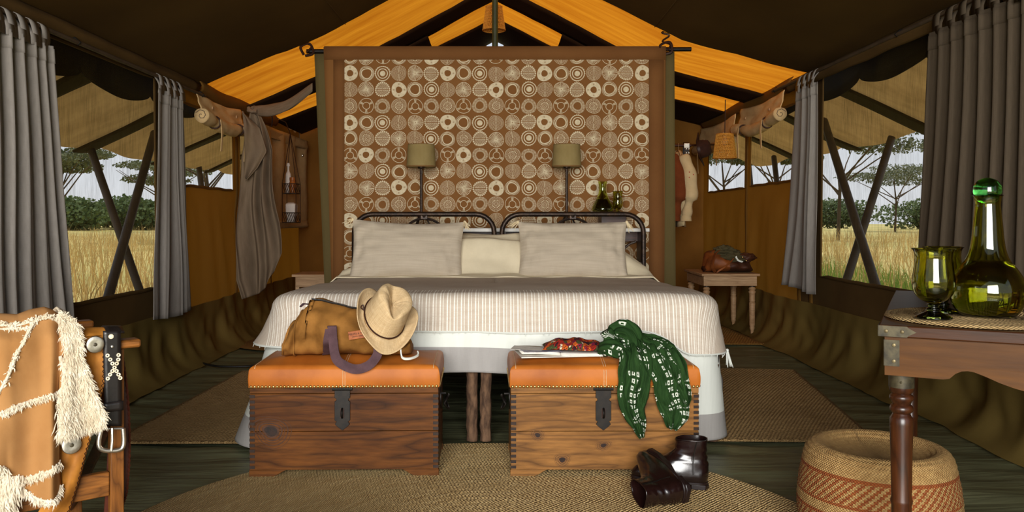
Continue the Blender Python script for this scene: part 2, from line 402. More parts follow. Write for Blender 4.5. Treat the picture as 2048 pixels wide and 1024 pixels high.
M['cable'] = mat('cable', (22, 19, 16), None, 0.5)
M['wicker_warm'] = mat('wicker_warm', (236, 178, 80), (196, 132, 46), 0.7, scale=(90, 90, 90), transl=0.35, tcol=(230, 150, 40))
M['bush'] = mat('bush', (104, 118, 70), (74, 90, 48), 0.8, scale=(2, 2, 2), transl=0.2)
M['acacia'] = mat('acacia', (112, 114, 80), (84, 90, 58), 0.8, scale=(2, 2, 2), transl=0.2)
M['bark'] = mat('bark', (86, 70, 54), None, 0.9)
M['dry_grass'] = mat('dry_grass', (214, 178, 114), (182, 150, 88), 0.8, coord='Object', scale=(0.6, 0.6, 0.6), transl=0.3)
M['green_grass'] = mat('green_grass', (140, 160, 72), (104, 132, 50), 0.8, coord='Object', scale=(0.8, 0.8, 0.8), transl=0.3)
M['field'] = mat('field', (186, 168, 104), (150, 142, 80), 0.95, coord='Object', scale=(0.25, 0.25, 0.25), detail=6)

def screen_mat():
    """fine insect mesh with hanging streaks: partly see-through, partly lit thread"""
    m, nt, out = newmat('insect_mesh')
    f = noise_fac(nt, coordn(nt, 'UV', (60, 5.0, 1), (0, 0, 0.09)), 6, 0.38, 0.70, .6, 1.2)
    f2 = noise_fac(nt, coordn(nt, 'UV', (240, 10, 1), (0, 0, -0.05)), 3, 0.45, 0.8)
    lf = noise_fac(nt, coordn(nt, 'UV', (5, 2.2, 1)), 3, 0.3, 0.7)
    fac = mth(nt, 'ADD', mth(nt, 'MULTIPLY', mth(nt, 'ADD', mth(nt, 'MULTIPLY', mth(nt, 'MULTIPLY', f, lf), 2.0), f2), 0.24), 0.10)
    tr = nd(nt, 'BsdfTransparent'); df = nd(nt, 'BsdfDiffuse'); df.inputs[0].default_value = lin((40, 33, 25))
    tl = nd(nt, 'BsdfTranslucent'); tl.inputs[0].default_value = lin((120, 106, 84))
    m1 = nd(nt, 'MixShader'); m1.inputs[0].default_value = 0.35; nt.links.new(df.outputs[0], m1.inputs[1]); nt.links.new(tl.outputs[0], m1.inputs[2])
    m2 = nd(nt, 'MixShader'); nt.links.new(fac, m2.inputs[0]); nt.links.new(tr.outputs[0], m2.inputs[1]); nt.links.new(m1.outputs[0], m2.inputs[2])
    nt.links.new(m2.outputs[0], out.inputs['Surface']); return m
M['mesh'] = screen_mat()

def glass_mat(name, col, ior=1.48, rough=0.0):
    m, nt, out = newmat(name)
    p = nd(nt, 'BsdfPrincipled'); p.inputs['Base Color'].default_value = lin(col); p.inputs['Transmission Weight'].default_value = 1.0
    p.inputs['Roughness'].default_value = rough; p.inputs['IOR'].default_value = ior
    nt.links.new(p.outputs[0], out.inputs['Surface']); return m
M['glass_olive'] = glass_mat('glass_olive', (200, 200, 88))
M['glass_pale'] = glass_mat('glass_pale', (214, 222, 140))
M['glass_green'] = glass_mat('glass_green', (70, 160, 76))
M['glass_dark'] = glass_mat('glass_dark', (40, 46, 16))
M['water'] = glass_mat('water', (236, 242, 210), 1.33)

def braid_mat(name, c1, c2, p=0.02, k=170.0):
    """plaited grass: UV in metres, rows of width p along u, strands slanting alternately"""
    m, nt, out = newmat(name)
    tc = nt.nodes.new('ShaderNodeTexCoord'); sp = nt.nodes.new('ShaderNodeSeparateXYZ'); nt.links.new(tc.outputs['UV'], sp.inputs[0])
    u, v = sp.outputs[0], sp.outputs[1]
    r = mth(nt, 'DIVIDE', v, p); fr = mth(nt, 'FRACT', r); row = mth(nt, 'FLOOR', r)
    tri = mth(nt, 'ABSOLUTE', mth(nt, 'SUBTRACT', fr, 0.5))
    wz = noise_fac(nt, coordn(nt, 'UV', (40, 120, 1)), 2, 0.2, 0.8)
    ph = mth(nt, 'ADD', mth(nt, 'ADD', mth(nt, 'MULTIPLY', u, k), mth(nt, 'MULTIPLY', wz, 4.0)), mth(nt, 'ADD', mth(nt, 'MULTIPLY', tri, 6.0), mth(nt, 'MULTIPLY', mth(nt, 'FRACT', mth(nt, 'MULTIPLY', row, 0.6180339)), 6.2832)))
    sn = mth(nt, 'ADD', mth(nt, 'MULTIPLY', mth(nt, 'SINE', ph), 0.5), 0.5)
    edge = mth(nt, 'SUBTRACT', 1.0, mth(nt, 'POWER', mth(nt, 'MULTIPLY', tri, 2.0), 6.0))
    h = mth(nt, 'MULTIPLY', sn, edge)
    nf = noise_fac(nt, coordn(nt, 'UV', (14, 90, 1)), 4, 0.3, 0.7)
    nb = noise_fac(nt, coordn(nt, 'UV', (1.5, 1.5, 1)), 3, 0.35, 0.65)
    base = mixc(nt, nf, lin(c1), lin(c2)); base = mixc(nt, mth(nt, 'MULTIPLY', nb, 0.35), base, tuple(x * 0.6 for x in lin(c2)[:3]) + (1,))
    col = mixc(nt, mth(nt, 'MULTIPLY', mth(nt, 'SUBTRACT', 1.0, h), 0.5), base, tuple(x * 0.5 for x in lin(c2)[:3]) + (1,))
    finish(nt, out, col, 0.75, 0.25, 0, h, 0.9, 0.006)
    return m
M['rug_front'] = braid_mat('rug_front', (224, 194, 138), (186, 150, 94), 0.012, 520)
M['rug_side'] = braid_mat('rug_side', (178, 146, 98), (138, 108, 66), 0.0165, 380)
M['rug_back'] = braid_mat('rug_back', (170, 126, 60), (130, 90, 38), 0.02, 300)
M['placemat'] = braid_mat('placemat', (206, 176, 124), (172, 138, 88), 0.0125, 620)

def pouf_mat():
    m, nt, out = newmat('pouf_weave')
    tc = nt.nodes.new('ShaderNodeTexCoord'); sp = nt.nodes.new('ShaderNodeSeparateXYZ'); nt.links.new(tc.outputs['UV'], sp.inputs[0])
    u, v = sp.outputs[0], sp.outputs[1]      # u around in metres, v = height in metres
    rows = mth(nt, 'SINE', mth(nt, 'MULTIPLY', v, 2 * PI / 0.0075))
    st = mth(nt, 'SINE', mth(nt, 'MULTIPLY', u, 2 * PI / 0.009))
    weave = mth(nt, 'ADD', mth(nt, 'MULTIPLY', mth(nt, 'MULTIPLY', rows, st), 0.5), 0.5)
    diag = mth(nt, 'FRACT', mth(nt, 'DIVIDE', mth(nt, 'SUBTRACT', u, mth(nt, 'MULTIPLY', mth(nt, 'FLOOR', mth(nt, 'DIVIDE', v, 0.0075)), 0.0075)), 0.0235))
    stripe = mth(nt, 'GREATER_THAN', diag, 0.5)
    def band(a, b): return mth(nt, 'MULTIPLY', mth(nt, 'GREATER_THAN', v, a), mth(nt, 'LESS_THAN', v, b))
    zone = mth(nt, 'ADD', band(0.172, 0.25), mth(nt, 'ADD', band(0.058, 0.142), 0.0))
    lines = mth(nt, 'ADD', mth(nt, 'ADD', band(0.242, 0.252), band(0.170, 0.178)), mth(nt, 'ADD', band(0.136, 0.144), band(0.056, 0.064)))
    k = mth(nt, 'MINIMUM', mth(nt, 'ADD', mth(nt, 'MULTIPLY', zone, stripe), lines), 1.0)
    nf = noise_fac(nt, coordn(nt, 'UV', (60, 60, 1)), 3, 0.3, 0.7)
    col = mixc(nt, k, mixc(nt, nf, lin((186, 150, 94)), lin((150, 114, 66))), mixc(nt, nf, lin((150, 78, 32)), lin((122, 58, 24))))
    col = mixc(nt, mth(nt, 'MULTIPLY', mth(nt, 'SUBTRACT', 1.0, weave), 0.55), col, lin((70, 44, 22)))
    finish(nt, out, col, 0.75, 0.25, 0, weave, 0.8, 0.004); return m
M['pouf'] = pouf_mat()

def stripe_throw_mat():
    """beige cotton with pairs of white woven lines, only near the foot end; UV = flat cloth coordinates"""
    m, nt, out = newmat('throw_stripes')
    tc = nt.nodes.new('ShaderNodeTexCoord'); sp = nt.nodes.new('ShaderNodeSeparateXYZ'); nt.links.new(tc.outputs['UV'], sp.inputs[0])
    u, v = sp.outputs[0], sp.outputs[1]
    fr = mth(nt, 'FRACT', mth(nt, 'DIVIDE', u, 0.0295))
    ln = mth(nt, 'ADD', mth(nt, 'LESS_THAN', mth(nt, 'ABSOLUTE', mth(nt, 'SUBTRACT', fr, 0.25)), 0.085), mth(nt, 'LESS_THAN', mth(nt, 'ABSOLUTE', mth(nt, 'SUBTRACT', fr, 0.66)), 0.05))
    inz = mth(nt, 'MULTIPLY', mth(nt, 'LESS_THAN', v, 3.62), mth(nt, 'LESS_THAN', mth(nt, 'ABSOLUTE', u), 1.0))
    k = mth(nt, 'MULTIPLY', ln, inz)
    f2 = noise_fac(nt, coordn(nt, 'UV', (30, 700, 1)), 2, 0.3, 0.7); f3 = noise_fac(nt, coordn(nt, 'UV', (12, 60, 1)), 3, 0.3, 0.7)
    base = mixc(nt, mth(nt, 'ADD', mth(nt, 'MULTIPLY', f2, 0.4), mth(nt, 'MULTIPLY', f3, 0.6)), lin((198, 184, 168)), lin((180, 164, 147)))
    dots = mth(nt, 'MULTIPLY', noise_fac(nt, coordn(nt, 'UV', (8, 160, 1)), 2, 0.5, 0.6), 0.3)
    col = mixc(nt, mth(nt, 'MULTIPLY', k, mth(nt, 'SUBTRACT', 1.0, dots)), base, lin((232, 226, 214)))
    finish(nt, out, col, 0.9, 0.12, 0, mth(nt, 'ADD', k, mth(nt, 'MULTIPLY', f2, 0.5)), 0.35, 0.002); return m
M['throw'] = stripe_throw_mat()

def tie_dye_mat():
    """green cotton with rows of small white knotted squares; UV in metres"""
    m, nt, out = newmat('tie_dye_green')
    tc = nt.nodes.new('ShaderNodeTexCoord'); 
    wn_ = nt.nodes.new('ShaderNodeTexNoise'); wn_.inputs['Scale'].default_value = 18; nt.links.new(tc.outputs['UV'], wn_.inputs['Vector'])
    va = nt.nodes.new('ShaderNodeVectorMath'); va.operation = 'MULTIPLY_ADD'; nt.links.new(wn_.outputs['Color'], va.inputs[0]); va.inputs[1].default_value = (0.018, 0.018, 0); nt.links.new(tc.outputs['UV'], va.inputs[2])
    sp = nt.nodes.new('ShaderNodeSeparateXYZ'); nt.links.new(va.outputs[0], sp.inputs[0])
    def cell(x, p): return mth(nt, 'ABSOLUTE', mth(nt, 'SUBTRACT', mth(nt, 'FRACT', mth(nt, 'DIVIDE', x, p)), 0.5))
    a, b = cell(sp.outputs[0], 0.019), cell(sp.outputs[1], 0.021)
    mx = mth(nt, 'MAXIMUM', a, b)
    ring = mth(nt, 'MULTIPLY', mth(nt, 'LESS_THAN', mx, 0.30), mth(nt, 'GREATER_THAN', mx, 0.12))
    msk = noise_fac(nt, coordn(nt, 'UV', (16, 13, 1)), 1, 0.54, 0.57)
    nf = noise_fac(nt, coordn(nt, 'UV', (70, 16, 1), (0, 0, .25)), 4, 0.3, 0.7, .6, .8)
    col = mixc(nt, mth(nt, 'MULTIPLY', ring, msk), mixc(nt, nf, lin((42, 70, 32)), lin((24, 46, 19))), lin((216, 220, 204)))
    finish(nt, out, col, 0.85, 0.12, 0, nf, 0.5, 0.006, transl=0.08); return m
M['scarf'] = tie_dye_mat()

def kilim_mat():
    m, nt, out = newmat('kilim_embroidery')
    v = coordn(nt, 'UV', (48, 48, 1), (0, 0, 0.5))
    vo = nd(nt, 'TexVoronoi', distance='MANHATTAN'); vo.inputs['Scale'].default_value = 1.0; nt.links.new(v, vo.inputs['Vector'])
    vd = nd(nt, 'TexVoronoi', distance='MANHATTAN', feature='DISTANCE_TO_EDGE'); vd.inputs['Scale'].default_value = 1.0; nt.links.new(v, vd.inputs['Vector'])
    cr = nt.nodes.new('ShaderNodeValToRGB'); cr.color_ramp.interpolation = 'CONSTANT'
    el = cr.color_ramp.elements; el[0].color = lin((150, 40, 28)); el[1].color = lin((196, 92, 34)); el[1].position = 0.3
    for p_, c_ in ((0.5, (60, 26, 34)), (0.66, (206, 190, 160)), (0.74, (122, 34, 60)), (0.88, (70, 78, 44))):
        e = el.new(p_); e.color = lin(c_)
    sc = nt.nodes.new('ShaderNodeSeparateColor'); nt.links.new(vo.outputs['Color'], sc.inputs[0]); nt.links.new(sc.outputs[0], cr.inputs[0])
    rings = mth(nt, 'GREATER_THAN', mth(nt, 'SINE', mth(nt, 'MULTIPLY', vo.outputs['Distance'], 18.0)), 0.35)
    col = mixc(nt, mth(nt, 'MULTIPLY', rings, 0.85), cr.outputs[0], lin((34, 18, 20)))
    finish(nt, out, col, 0.9, 0.1, 0, vo.outputs['Distance'], 0.4, 0.002); return m
M['kilim'] = kilim_mat()

# ================================================================== SETTING
XL, XR, YB = -2.05, 2.20, 8.70
RIDGE = 2.87
def roofz(x):
    if x < 0: return lerp(2.18, RIDGE, (x + 1.31) / 1.31) if x > -1.31 else lerp(1.885, 2.18, (x - XL) / (XL * -1 - 1.31))
    return lerp(RIDGE, 2.20, x / 1.31) if x < 1.31 else lerp(2.20, 1.97, (x - 1.31) / (XR - 1.31))
def uniq(a):
    a = sorted(a); r = [a[0]]
    for x in a[1:]:
        if x - r[-1] > 1e-4: r.append(x)
    return r

# groundsheet floor: long soft wrinkles, never above z = 0
mb = MB()
def ff(u, v):
    x = lerp(XL - 0.02, XR + 0.02, u); y = lerp(-0.6, YB, v)
    h = abs(nz(x * 1.1 + 3, y * 5.5 + x)) * 0.022 + abs(nz(x * 2.1 + 3 + y, y * 12 + x * 2)) * 0.014
    return Vector((x, y, -h - 0.001))
mb.grid(ff, 80, 260)
mb.build('floor', M['floor'], kind='structure', sharp=180)

# canvas side walls with their window openings
WIN = {
    'L': [(3.55, 4.98, 0.53, 1.80), (5.40, 6.45, 1.17, 1.72), (6.62, 7.30, 1.17, 1.72)],
    'R': [(3.75, 5.55, 0.56, 1.92), (6.00, 7.10, 1.23, 1.80), (7.24, 8.50, 1.22, 1.80)],
}
def wall_x(side, y, z):
    s = -1 if side == 'L' else 1
    x0 = XL if side == 'L' else XR
    k = 1.0
    for (a, b, c, d) in WIN[side]:
        dy = max(a - y, y - b, 0); dz = max(c - z, z - d, 0); k = min(k, sst(0.0, 0.25, math.hypot(dy, dz)))
    w = 0.05 * nz(y * 1.7 + (5 if s > 0 else 0), z * 0.5) + 0.022 * nz(y * 6 + z * 1.5, z * 0.9 + 3)
    return x0 + s * (0.02 + w * k - 0.01 * math.sin(z * 2))
for side, nm in (('L', 'wall_left'), ('R', 'wall_right')):
    top = (roofz(XL) if side == 'L' else roofz(XR)) + 0.02
    ys = [0.9 + 0.06 * i for i in range(int((YB - 0.9) / 0.06) + 1)] + [YB]; zs = [0.0 + 0.06 * i for i in range(int(top / 0.06) + 1)] + [top]
    for (a, b, c, d) in WIN[side]: ys += [a, b]; zs += [c, d]
    ys = uniq(ys); zs = uniq(zs)
    mb = MB(); idx = {}
    for j, z in enumerate(zs):
        for i, y in enumerate(ys):
            idx[i, j] = len(mb.v); mb.v.append(Vector((wall_x(side, y, z), y, z))); mb.uv.append((y, z))
    for j in range(len(zs) - 1):
        for i in range(len(ys) - 1):
            cy, cz = (ys[i] + ys[i + 1]) / 2, (zs[j] + zs[j + 1]) / 2
            if any(a < cy < b and c < cz < d for (a, b, c, d) in WIN[side]): continue
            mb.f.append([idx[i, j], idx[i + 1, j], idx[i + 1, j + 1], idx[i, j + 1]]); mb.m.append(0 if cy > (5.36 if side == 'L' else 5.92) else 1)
    wall = mb.build(nm, [M['canvas_tan'], M['canvas_front_shaded']], kind='structure', sharp=180, recalc=False)
    # seams of the canvas panels
    for ysm in ((5.12, 5.32, 6.53, 7.55) if side == 'L' else (5.72, 5.88, 7.17)):
        b2 = MB(); s = 1 if side == 'L' else -1
        b2.grid(lambda u, v: Vector((wall_x(side, ysm + 0.05 * u, 0.3 + 1.55 * v) + s * (0.006 + 0.006 * math.sin(PI * u)), ysm + 0.05 * u, 0.3 + 1.55 * v)), 4, 26, lambda u, v: (u * 0.05, v * 1.5))
        b2.build('seam', M['canvas_tan' if ysm > 5.6 else 'canvas_front_shaded'], wall, solid=0.003, sharp=180)
    # turned-up groundsheet along the foot of the wall
    b3 = MB(); s = 1 if side == 'L' else -1
    def sk(u, v, side=side, s=s):
        y = lerp(0.9, YB, u); t = v
        fo = nz(y * 3.3, 7 + (3 if s > 0 else 0)); fo2 = nz(y * 9 + t * 2, t * 3)
        z = 0.36 * (1 - t) ** 1.35 if t < 1 else 0
        xi = (0.02 + 0.17 * t ** 2.4) + fo * 0.05 * math.sin(PI * t ** 1.5) + fo2 * 0.018 * math.sin(PI * t)
        return Vector((wall_x(side, y, max(z, 0.02)) + s * (xi + 0.006), y, z + 0.0025))
    b3.grid(sk, 320, 16, lambda u, v: (u * 7.8, v * 0.5))
    b3.build('baseboard_left' if side == 'L' else 'baseboard_right', M['skirt'], kind='structure', sharp=180)

# back wall with the small vent under the ridge
mb = MB()
xs = uniq([XL - 0.03 + 0.085 * i for i in range(51)] + [-0.09, 0.0, 0.09, XR + 0.03])
def bw(x, t):
    zt = roofz(max(XL, min(XR, x))) + 0.01
    return Vector((x, YB + 0.05 * nz(x * 2, t * 1.5, 3) + 0.03 * nz(x * 4 + t * 3, t * 4, 9), zt * t))
idx = {}
ts = [i / 24 for i in range(25)]
ts = uniq(ts + [0.945])
for j, t in enumerate(ts):
    for i, x in enumerate(xs): idx[i, j] = len(mb.v); mb.v.append(bw(x, t)); mb.uv.append((x, t * 2.4))
for j in range(len(ts) - 1):
    for i in range(len(xs) - 1):
        if ts[j] > 0.94 and ts[j] < 0.985 and xs[i] > -0.1 and xs[i + 1] < 0.1: continue
        mb.f.append([idx[i, j], idx[i + 1, j], idx[i + 1, j + 1], idx[i, j + 1]]); mb.m.append(0)
bwall = mb.build('wall_back', M['canvas_back'], kind='structure', sharp=180, recalc=False)
for x in (-1.72, -1.62):
    b2 = MB(); b2.grid(lambda u, v: bw(x + 0.05 * u, 0.15 + 0.8 * v) + Vector((0, -0.012 - 0.006 * math.sin(PI * u) - 0.004 * math.sin(v * 90), 0)), 4, 60, lambda u, v: (u * .05, v * 1.6))
    b2.build('seam', M['canvas_back'], bwall, solid=0.003, sharp=180)

# roof: double cloth in front, single sunlit cloth behind, dark strips where the rafter sleeves double it
def roof_patch(name, y0, y1, x0, x1, mtl, dz=0.0, sag=0.012, solid=0.0, kind='structure', wav=0.0):
    mb = MB(); xx = uniq([x0, x1] + [x for x in [XL + 0.085 * i for i in range(51)] + [-1.31, 0, 1.31] if x0 < x < x1]); ny = max(2, int((y1 - y0) / 0.12))
    idx = {}
    for j in range(ny + 1):
        y = lerp(y0, y1, j / ny)
        for i, x in enumerate(xx):
            e = sag * nz(x * 2.2, y * 1.1) + 0.006 * nz(x * 7, y * 2, 4)
            yy = y + (wav * nz(x * 1.9, y0) if j in (0, ny) else 0)
            idx[i, j] = len(mb.v); mb.v.append(Vector((x, yy, roofz(x) + e + dz))); mb.uv.append((y, x))
    for j in range(ny):
        for i in range(len(xx) - 1): mb.f.append([idx[i, j], idx[i + 1, j], idx[i + 1, j + 1], idx[i, j + 1]]); mb.m.append(0)
    return mb.build(name, mtl, kind=kind, sharp=180, recalc=False, solid=solid)
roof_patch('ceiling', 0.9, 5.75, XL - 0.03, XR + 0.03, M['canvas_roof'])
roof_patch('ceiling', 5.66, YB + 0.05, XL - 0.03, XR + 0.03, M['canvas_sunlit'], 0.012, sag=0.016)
roof_patch('ceiling', 6.60, 7.10, XL, XR, M['canvas_lining'], -0.035, solid=0.004, wav=0.03)
roof_patch('ceiling', 7.66, YB, XL, XR, M['canvas_lining'], -0.035, solid=0.004, wav=0.03)
for a, b in ((-0.98, -0.575), (0.575, 0.98)):
    roof_patch('ceiling', 7.02, 7.75, a, b, M['canvas_lining'], -0.05, solid=0.004)
# outer fly over the front room keeps its cloth dark
roof_patch('ceiling', -0.8, 5.72, XL - 0.25, XR + 0.25, M['valance_dark'], 0.16, solid=0.01)
# stitched seams on the dark roof
for x in (-1.05, 1.12):
    b = MB(); b.tube([Vector((x, y, roofz(x) - 0.004 + 0.012 * nz(x * 2.2, y * 1.1) + 0.006 * nz(x * 7, y * 2, 4))) for y in [1.0 + 0.25 * i for i in range(20)]], 0.0035, 5)
    b.build('trim_1' if x < 0 else 'trim_2', M['canvas_front_shaded'], kind='structure')
# rolled canvas eaves and the hem of cloth below them
for side, s, x0, nm in (('L', 1, XL, 'trim_3'), ('R', -1, XR, 'trim_4')):
    z0 = roofz(x0)
    b = MB(); b.grid(lambda u, v: Vector((x0 + s * (0.02 + 0.035 * math.sin(PI * v) + 0.012 * nz(u * 18, v * 2)), lerp(0.9, 5.55 if side == 'L' else 6.1, u), z0 - 0.005 - 0.085 * v + 0.006 * nz(u * 14, 3))), 60, 8, lambda u, v: (u * 5, v * .12))
    b.build(nm, M['canvas_front_shaded'], kind='structure', solid=0.006, sharp=180)
# bulging eave above the rear windows
for side, s, x0, y0, y1, nm in (('L', 1, XL, 5.62, 7.6, 'trim_5'), ('R', -1, XR, 6.0, 8.6, 'trim_6')):
    z0 = roofz(x0)
    b = MB(); b.grid(lambda u, v: Vector((x0 + s * (0.015 + 0.04 * math.sin(PI * v) * (0.7 + 0.3 * nz(u * 6, 1))), lerp(y0, y1, u), z0 + 0.02 - 0.10 * v - 0.02 * math.sin(u * PI * 2) ** 2)), 50, 8, lambda u, v: (u * 2, v * .15))
    b.build(nm, M['canvas_tan'], kind='structure', solid=0.006, sharp=180)

# windows: insect mesh, hem frame
wi = 0
for side in 'LR':
    s = 1 if side == 'L' else -1
    for k, (a, b, c, d) in enumerate(WIN[side]):
        wi += 1
        x0 = wall_x(side, (a + b) / 2, (c + d) / 2)
        root = thing('window_%d' % wi, None, None, (x0, (a + b) / 2, c)); root['kind'] = 'structure'
        q = MB(); q.grid(lambda u, v: Vector((x0 - s * (0.012 + 0.012 * nz(u * 5 + wi, v * 0.6)), lerp(a - 0.02, b + 0.02, u), lerp(c - 0.02, d + 0.02, v))), 30, 12, lambda u, v: (u * (b - a), v * (d - c)))
        q.build('mesh_screen', M['mesh'], root, sharp=180)
        q = MB()
        hm = [Vector((wall_x(side, y, c) + s * 0.006, y, c + 0.008 * nz(y * 6, wi))) for y in [lerp(a, b, i / 16) for i in range(17)]]
        hm2 = [Vector((wall_x(side, y, d) + s * 0.006, y, d)) for y in [lerp(b, a, i / 8) for i in range(9)]]
        q.tube(hm + hm2, 0.011, 6, closed=True, flat=0.6)
        q.build('hem', M['canvas_front_shaded' if k == 0 else 'canvas_tan'], root)
# narrow zip straps hanging between the rear windows
def strap(name, pts, w, mtl, parent=None, **k):
    b = MB(); b.tube(smooth_path(pts, 5), w / 2, 8, flat=0.22, up=(1, 0, 0)); return b.build(name, mtl, parent, **k)

# ridge prop at the partition
b = MB(); b.tube([(0.0, 5.98, 0), (0.0, 5.98, roofz(0) - 0.06)], 0.022, 14)
b.build('tent_pole', M['pole_green'], label='dark green upright tent pole rising behind the printed hanging to the ridge', cat='pole')

# ------------------------------------------------------------------ OUTSIDE
mb = MB()
def gr(u, v):
    x = lerp(-1, 1, u); x = 90 * x * abs(x) + 6 * x; y = -30 + 150 * v * v + 20 * v
    return Vector((x, y, -0.05 + (0.25 * nz(x * 0.08, y * 0.08) if abs(x) > 8 or y > 16 or y < -8 else 0)))
mb.grid(gr, 60, 50); mb.build('ground', M['field'], kind='structure', sharp=180)

def blades(name, n, region, hmin, hmax, mtl, seed, label, lean=0.25, w=0.006):
    r = random.Random(seed); b = MB()
    for i in range(n):
        x, y = region(r); h = r.uniform(hmin, hmax) * (0.6 + 0.6 * abs(nz(x * 0.5, y * 0.5))); a = r.uniform(0, 2 * PI)
        dx, dy = math.cos(a) * w, math.sin(a) * w; lx, ly = r.gauss(0, lean) * h, r.gauss(0, lean) * h
        p = Vector((x, y, -0.06))
        b.add([p + Vector((-dx, -dy, 0)), p + Vector((dx, dy, 0)), p + Vector((lx * .4 + dx * .8, ly * .4 + dy * .8, h * .6)), p + Vector((lx * .4 - dx * .8, ly * .4 - dy * .8, h * .6)), p + Vector((lx, ly, h))],
              [(0, 1, 2, 3), (3, 2, 4)])
    return b.build(name, mtl, label=label, cat='grass', kind='stuff', recalc=False, smooth=False)
blades('tall_grass', 16000, lambda r: (-3.6 - 22 * r.random() ** 1.6, r.uniform(5, 40)), 0.35, 0.95, M['dry_grass'], 1, 'tall dry golden grass beyond the left side windows')
blades('tall_grass', 9000, lambda r: (4.2 + 20 * r.random() ** 1.6, r.uniform(5, 40)), 0.4, 1.0, M['dry_grass'], 2, 'tall dry golden grass beyond the right side windows')
blades('short_grass', 9000, lambda r: (3.0 + 3.2 * r.random() ** 1.3, r.uniform(5, 18)), 0.2, 0.5, M['green_grass'], 3, 'low fresh green grass just outside the right front window')

def leaf_cloud(b, c, size, n, r, ls):
    for i in range(n):
        while True:
            d = Vector((r.uniform(-1, 1), r.uniform(-1, 1), r.uniform(-1, 1)))
            if 0.25 < d.length < 1: break
        p = Vector(c) + Vector((d.x * size[0], d.y * size[1], d.z * size[2]))
        u = Vector((r.gauss(0, 1), r.gauss(0, 1), r.gauss(0, 1))).normalized(); w = u.orthogonal().normalized() * ls * r.uniform(.5, 1.2); u = u * ls * r.uniform(.6, 1.4)
        b.add([p - u, p + w, p + u, p - w], [(0, 1, 2, 3)])
def shrub(px, d, h, wd, label, seed):
    x = (px - VX) / F * d; r = random.Random(seed); t = thing('bush', label, 'bush', (x, d, 0), 'bushes across the grassland')
    b = MB()
    for k in range(5): leaf_cloud(b, (x + r.uniform(-.6, .6) * wd, d + r.uniform(-.5, .5), h * r.uniform(.35, .6)), (wd * .6, wd * .5, h * .45), 800, r, 0.11 * (h / 2))
    b.build('foliage', M['bush'], t, recalc=False, smooth=False)
    b = MB()
    for k in range(4): b.tube([(x, d, -0.1), (x + r.uniform(-.4, .4) * wd, d + r.uniform(-.2, .2), h * .6)], [0.05, 0.02], 5)
    b.build('stem', M['bark'], t)
def acacia(px, d, h, wd, label, seed):
    x = (px - VX) / F * d; r = random.Random(seed); t = thing('acacia_tree', label, 'tree', (x, d, 0), 'acacia trees across the grassland')
    b = MB()
    for k in range(6):
        a = r.uniform(0, 2 * PI); leaf_cloud(b, (x + math.cos(a) * wd * .55, d + math.sin(a) * wd * .5, h * r.uniform(.72, .98)), (wd * .55, wd * .5, h * .07), 700, r, 0.085 * h / 5)
    b.build('crown', M['acacia'], t, recalc=False, smooth=False)
    b = MB(); b.tube([(x, d, -.2), (x + .1, d, h * .45), (x - .1, d, h * .8)], [h * .018, h * .014, h * .006], 7)
    for k in range(7):
        a = r.uniform(0, 2 * PI); b.tube([(x + .05, d, h * r.uniform(.35, .55)), (x + math.cos(a) * wd * .4, d + math.sin(a) * wd * .4, h * .68), (x + math.cos(a) * wd * .75, d + math.sin(a) * wd * .75, h * .85)], [h * .009, h * .006, h * .003], 5)
    b.build('trunk', M['bark'], t)
shrub(128, 74, 3.0, 5.0, 'green bush at far left of the left front window view', 11)
shrub(212, 82, 2.7, 5.5, 'green bush in the middle of the left front window view', 12)
shrub(290, 78, 3.1, 5.0, 'green bush at the right of the left front window view', 13)
shrub(1722, 80, 2.9, 6.0, 'low bush seen low in the right front window behind crossed poles', 14)
shrub(1840, 72, 2.9, 5.0, 'bush seen beside the dark right front curtain', 15)
acacia(120, 46, 5.2, 3.0, 'acacia tree cut by the grey left front curtain edge', 21)
acacia(412, 36, 4.9, 3.4, 'flat acacia seen through the rear left window with rolled blind', 22)
acacia(318, 58, 5.0, 4.0, 'acacia behind the grey left rear curtain', 25)
acacia(1676, 40, 5.4, 4.0, 'acacia seen in the right front window behind crossed poles', 23)
acacia(1790, 64, 5.0, 4.6, 'far acacia seen between the crossed poles and right front curtain', 24)
acacia(1552, 52, 6.2, 3.0, 'acacia seen through the nearer rear right window', 26)
acacia(1446, 68, 7.2, 4.0, 'acacia seen below the hanging basket shade in far right window', 27)

